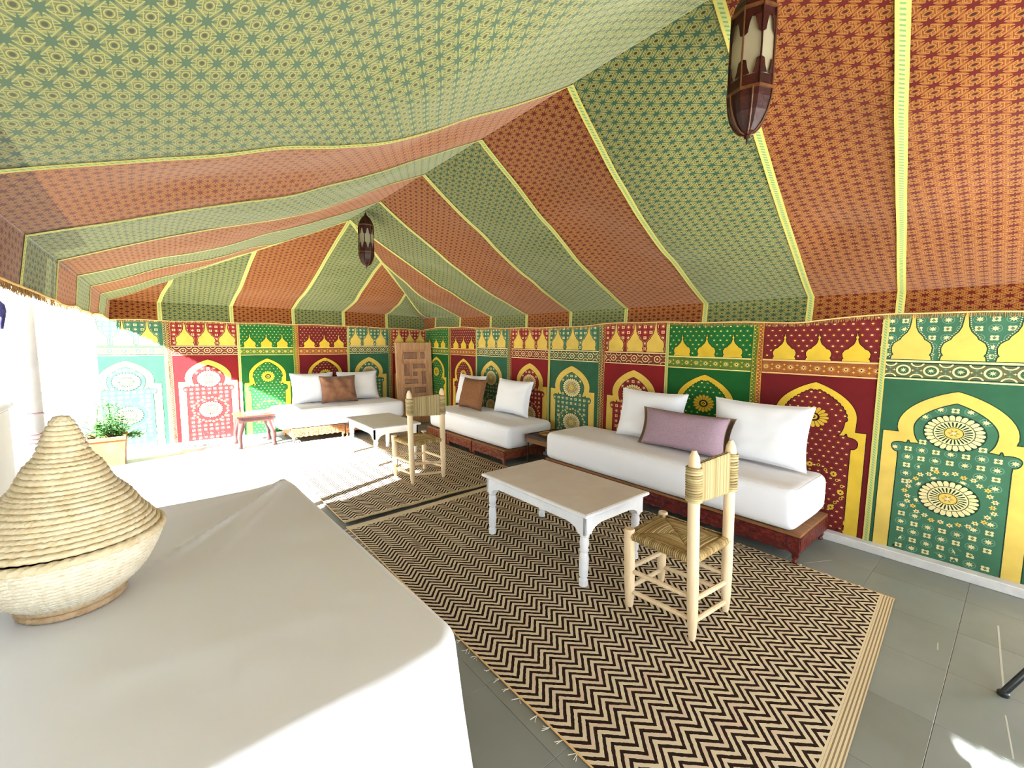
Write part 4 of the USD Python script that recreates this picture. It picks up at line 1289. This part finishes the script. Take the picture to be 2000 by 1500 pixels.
for k in range(40):
    b0 = np.array([rg.uniform(-.12, .12), rg.uniform(-.12, .12), .29])
    tall = k in (3, 4, 5, 6, 7)
    hgt = rg.uniform(.34, .44) if tall else rg.uniform(.10, .27)
    dirv = np.array([rg.normal(0, .35), rg.normal(0, .45), 1.0]) if not tall else np.array([rg.normal(0, .1), rg.normal(0, .12), 1.0])
    if k in (8, 9, 10, 11): dirv = np.array([-.5, -.9, .25]); b0[1] = -.13; hgt = .18
    pts = [b0 + dirv * hgt * s + np.array([0, 0, -.05 * s * s * np.hypot(*dirv[:2])]) for s in np.linspace(0, 1, 6)]
    stems.append(tube(pts, .0028, 5))
    for j in range(30 if not tall else 30):
        s = rg.uniform(.25 if not tall else .6, 1.05); p = b0 + dirv * hgt * s + rg.normal(0, .016, 3)
        a = rg.uniform(0, 2 * np.pi); l = rg.uniform(.03, .056); e = np.array([math.cos(a), math.sin(a), rg.uniform(-.2, .5)]); e /= np.linalg.norm(e)
        sd = np.cross(e, [0, 0, 1]); sd /= np.linalg.norm(sd); up = np.cross(sd, e)
        q = [p, p + e * l * .35 + sd * l * .26 + up * .003, p + e * l * .75 + sd * l * .2, p + e * l - up * .004, p + e * l * .75 - sd * l * .2, p + e * l * .35 - sd * l * .26 + up * .003, p + e * l * .5 - up * .003]
        lv += q; lf += [(n + 6, n + i, n + (i + 1) % 6) for i in range(6)]; n += 7
part(pl, 'stems', cat(stems), 'leaf', smooth=True, tint=tints(stems, LEAF[:2]))
part(pl, 'foliage', trimesh.Trimesh(np.array(lv), np.array(lf), process=False), 'leaf', kind='stuff', tint=np.repeat(np.array(LEAF)[rg.integers(0, 4, len(lv) // 7)], 7, 0))

# ------------------------------------------------------------------ covered table and basket in the foreground
TZ = 0.735
ROT = 1.9
tb = thing('long_table', 'wooden table hidden under the cream cloth in the foreground', 'table', (1.56, -0.03, 0), ROT)
part(tb, 'table_top', bx(-.72, .72, -.445, .445, TZ - .032, TZ - .004, .004), 'dark_wood')
for s in (-1, 1):
    for q in (-1, 1): part(tb, 'leg', bx(s * .68 - .03, s * .68 + .03, q * .38 - .03, q * .38 + .03, 0, TZ - .032), 'dark_wood')


def tablecloth():
    hx, hy, rc = .769, .481, .07
    nper, rings = 420, []
    # perimeter of a rounded rectangle, outwards normal
    per, nor = [], []
    segs = [((hx, -hy + rc), (hx, hy - rc)), ((hx - rc, hy), (-hx + rc, hy)), ((-hx, hy - rc), (-hx, -hy + rc)), ((-hx + rc, -hy), (hx - rc, -hy))]
    cs = [((hx - rc, hy - rc), 0), ((-hx + rc, hy - rc), 90), ((-hx + rc, -hy + rc), 180), ((hx - rc, -hy + rc), 270)]
    nn = [(1, 0), (0, 1), (-1, 0), (0, -1)]
    for k in range(4):
        (a, b), m = segs[k], 70 if k % 2 else 50
        for j in range(m):
            s = j / m; per.append((a[0] + (b[0] - a[0]) * s, a[1] + (b[1] - a[1]) * s)); nor.append(nn[k])
        c, a0 = cs[k]
        for j in range(9):
            q = math.radians(a0 + 10 * j); per.append((c[0] + rc * math.cos(q), c[1] + rc * math.sin(q))); nor.append((math.cos(q), math.sin(q)))
    per, nor = np.array(per), np.array(nor); n = len(per)
    s = np.arange(n) / n
    corner = np.array([math.exp(-(min(np.hypot(p[0] - sx * hx, p[1] - sy * hy) for sx in (-1, 1) for sy in (-1, 1)) / .13) ** 2) for p in per])
    P = []
    for k in np.linspace(0, 1, 26):                              # the flat top, from the middle out
        P.append(np.column_stack([per * (k * .955), np.full(n, TZ)]))
    for q in np.linspace(.15, 1, 5) * np.pi / 2:                  # the rolled edge
        e = .036
        P.append(np.column_stack([per * .955 + nor * (e * math.sin(q)), np.full(n, TZ - e * (1 - math.cos(q)))]))
    base = P[-1]
    for k in np.linspace(.06, 1, 16):                             # the drop with soft folds
        fold = (.018 * np.sin(2 * np.pi * s * 23 + 1.2 * np.sin(2 * np.pi * s * 5)) + .014 * np.sin(2 * np.pi * s * 41)) * k
        out = .012 * k + fold * (.4 + k) + corner * .07 * k
        d = base + np.column_stack([nor * np.maximum(out, -.006)[:, None], np.full(n, -(TZ - .036 - .02) * k)])
        P.append(d)
    P = np.array(P)
    # creases on the top: the ridge from the far corner and slack ripples
    x, y = P[..., 0], P[..., 1]
    on_top = np.clip((P[..., 2] - (TZ - .012)) / .012, 0, 1)
    dz = np.zeros_like(x)
    def crease(p, q, h, w, taper=True):
        p, q = np.array(p), np.array(q); d = q - p; L_ = np.hypot(*d)
        t_ = ((x - p[0]) * d[0] + (y - p[1]) * d[1]) / L_ ** 2
        dd = ((x - p[0]) * d[1] - (y - p[1]) * d[0]) / L_
        return h * np.exp(-(dd / w) ** 2) * np.clip(t_ / .12, 0, 1) * np.clip((1 - t_) / .3, 0, 1)
    dz += crease((.75, -.47), (.10, .12), .017, .013) + crease((.75, -.47), (.36, -.17), .010, .022) + crease((.73, -.47), (.05, -.06), .006, .02) + crease((.72, -.44), (.45, .30), .006, .03)
    dz += crease((.66, -.45), (-.2, -.28), .004, .05) + crease((-.70, -.30), (.0, -.35), .003, .012) + crease((-.6, -.1), (-.1, .1), .004, .06) + crease((-.45, -.3), (-.35, .3), .004, .05)
    dz += .012 * np.clip(fbm(np.stack([x * 3.4, y * 3.4, x * 0], -1), 3, 4), -.5, .5)
    dz += .014 * np.exp(-(((x - .70) / .11) ** 2 + ((y + .43) / .09) ** 2))
    near_basket = np.clip((np.hypot(x - .045, y - .24) - .12) / .05, 0, 1)
    P[..., 2] += on_top * dz * near_basket
    t = thing('tablecloth', 'smooth cream tablecloth draped over the foreground table to the floor', 'tablecloth', (1.56, -0.03, 0), ROT)
    m = grid_mesh(np.concatenate([P, P[:, :1]], 1))
    m.merge_vertices(); m.update_faces(m.nondegenerate_faces())
    part(t, 'cloth', m, 'tablecloth', smooth=True)


tablecloth()


def coil(R, z, r, n=120, twist=3.0, lumps=0):
    th = np.linspace(0, 2 * np.pi, n, endpoint=False); ph = np.linspace(0, 2 * np.pi, 9, endpoint=False)
    TH, PH = np.meshgrid(th, ph, indexing='ij')
    rr = r * (1 + (.16 * np.cos(lumps * TH + twist * PH) if lumps else 0))
    X = (R + rr * np.cos(PH)) * np.cos(TH); Y = (R + rr * np.cos(PH)) * np.sin(TH); Z = z + rr * np.sin(PH)
    P = np.stack([X, Y, Z], -1)
    P = np.concatenate([P, P[:1]], 0); P = np.concatenate([P, P[:, :1]], 1)
    m = grid_mesh(P); m.merge_vertices(); return m


bk = thing('lidded_basket', 'coiled straw basket with a tall cone lid on the cream tablecloth at left', 'basket', (1.602, .211, TZ + .002), 0)
foot = [coil(.098, .010, .0105, lumps=46), coil(.101, .028, .0105, lumps=46)]
part(bk, 'foot_ring', cat(foot), 'straw_brown', smooth=True, label='brown double coiled foot')
prof = np.array([(.104, .036), (.120, .048), (.139, .066), (.155, .086), (.168, .110), (.180, .134), (.189, .158), (.192, .170)])
bowl = []
zs = np.linspace(0, 1, 15)
seg = np.concatenate([[0], np.cumsum(np.linalg.norm(np.diff(prof, axis=0), axis=1))]); seg /= seg[-1]
for k in zs:
    bowl.append(coil(np.interp(k, seg, prof[:, 0]), np.interp(k, seg, prof[:, 1]), .0072, 140, 2.0, lumps=88))
part(bk, 'bowl', cat(bowl), 'straw_pale', smooth=True)
part(bk, 'bowl_lining', lathe([(.001, .045)] + [(p[0] - .004, p[1]) for p in prof], 40), 'basket_inside', smooth=True)
part(bk, 'bowl_rim', coil(.193, .180, .0115, 160, 3.0, lumps=110), 'straw', smooth=True)
lidp = np.array([(.186, .196), (.176, .206), (.152, .240), (.130, .277), (.104, .309), (.090, .329), (.067, .378), (.049, .403), (.033, .445), (.024, .474), (.013, .500)])
seg = np.concatenate([[0], np.cumsum(np.linalg.norm(np.diff(lidp, axis=0), axis=1))]); Ltot = seg[-1]; seg /= Ltot
nl = 25
lid = [lathe([(.022, .494), (.016, .506), (.001, .509)], 24)]
for k in range(nl):
    q = (k + .3) / nl
    lid.append(coil(np.interp(q, seg, lidp[:, 0]), np.interp(q, seg, lidp[:, 1]) + .002 * math.sin(k), .0086, 130, 3.0, lumps=max(14, int(90 * np.interp(q, seg, lidp[:, 0]) / .2))))
lm = cat(lid)
tilt = trimesh.transformations.rotation_matrix(math.radians(1.6), (1, .3, 0), (0, 0, .2))
lm.apply_transform(tilt)
lidp_ = part(bk, 'lid', lm, 'straw', smooth=True, label='tall cone lid of coiled straw')
ll = lathe([(lidp[i][0] - .003, lidp[i][1]) for i in range(len(lidp) - 1)] + [(.012, .502), (.001, .506)], 48); ll.apply_transform(tilt)
part(lidp_, 'lid_lining', ll, 'basket_inside', smooth=True)

# ------------------------------------------------------------------ tent pole with its ties, strap, black stool
tp = thing('tent_pole', 'round white tent pole with red-brown cord ties beside the sunny opening', 'pole', (3.36, .535, 0), 0)
part(tp, 'shaft', lathe([(.05, 0), (.05, .01), (.047, .012), (.045, 1.9), (.001, 1.9)], 24), 'pole_paint', smooth=35)
def tie(z, dz_, ph, turns=1.1):
    th = np.linspace(0, 2 * np.pi * turns, 40) + ph
    return tube(np.stack([.0475 * np.cos(th), .0475 * np.sin(th), z + dz_ * np.sin(th / 2)], 1), .0026, 6)
for z, d_, ph in ((1.02, .03, 2), (.965, -.03, 1.5), (.90, .012, 2.4), (.885, .006, 1.2)):
    part(tp, 'cord_tie', tie(z, d_, ph), 'red_cord', smooth=True)
part(tp, 'cord_tie', tube([(.0, -.05, .895), (.01, -.06, .885), (.03, -.065, .88)], .0026, 6), 'red_cord', smooth=True)

sp = thing('cloth_strap', 'short navy strap tied to the end of the white wall beside the tent pole', 'strap', (3.245, .590, 1.572), 0)
part(sp, 'band', cat([tube([(.0, .0, .05), (-.005, -.012, .03), (-.004, -.016, 0), (-.002, -.012, -.03)], [.010, .014, .012, .008], 8), tube([(-.004, -.014, .01), (-.035, -.018, -.015), (-.05, -.014, -.06), (-.045, -.014, -.085)], [.010, .013, .011, .006], 8)]), 'navy_strap', smooth=True)

bs = thing('metal_stool', 'black metal stool at the right edge, only one splayed leg in view', 'stool', (-.33, -2.72, 0), 0)
part(bs, 'seat', lathe([(.001, .44), (.16, .44), (.165, .445), (.165, .46), (.16, .465), (.001, .465)], 32), 'black_metal', smooth=35)
for k, (fx, fy) in enumerate(((.285, .078), (-.14, .25), (-.14, -.25), (.12, -.26))):
    part(bs, 'leg', tube([(fx * .35, fy * .35, .44), (fx, fy, .012)], .0125, 10), 'black_metal', smooth=True)
    part(bs, 'foot_cap', lathe([(.001, 0), (.019, 0), (.019, .014), (.013, .02), (.001, .02)], 14, (fx, fy, 0)), 'black_metal', smooth=35)
th = np.linspace(0, 2 * np.pi, 32, endpoint=False)
part(bs, 'foot_ring', tube(np.stack([.185 * np.cos(th), .185 * np.sin(th), np.full(32, .14)], 1), .006, 8, closed=True), 'black_metal', smooth=True)
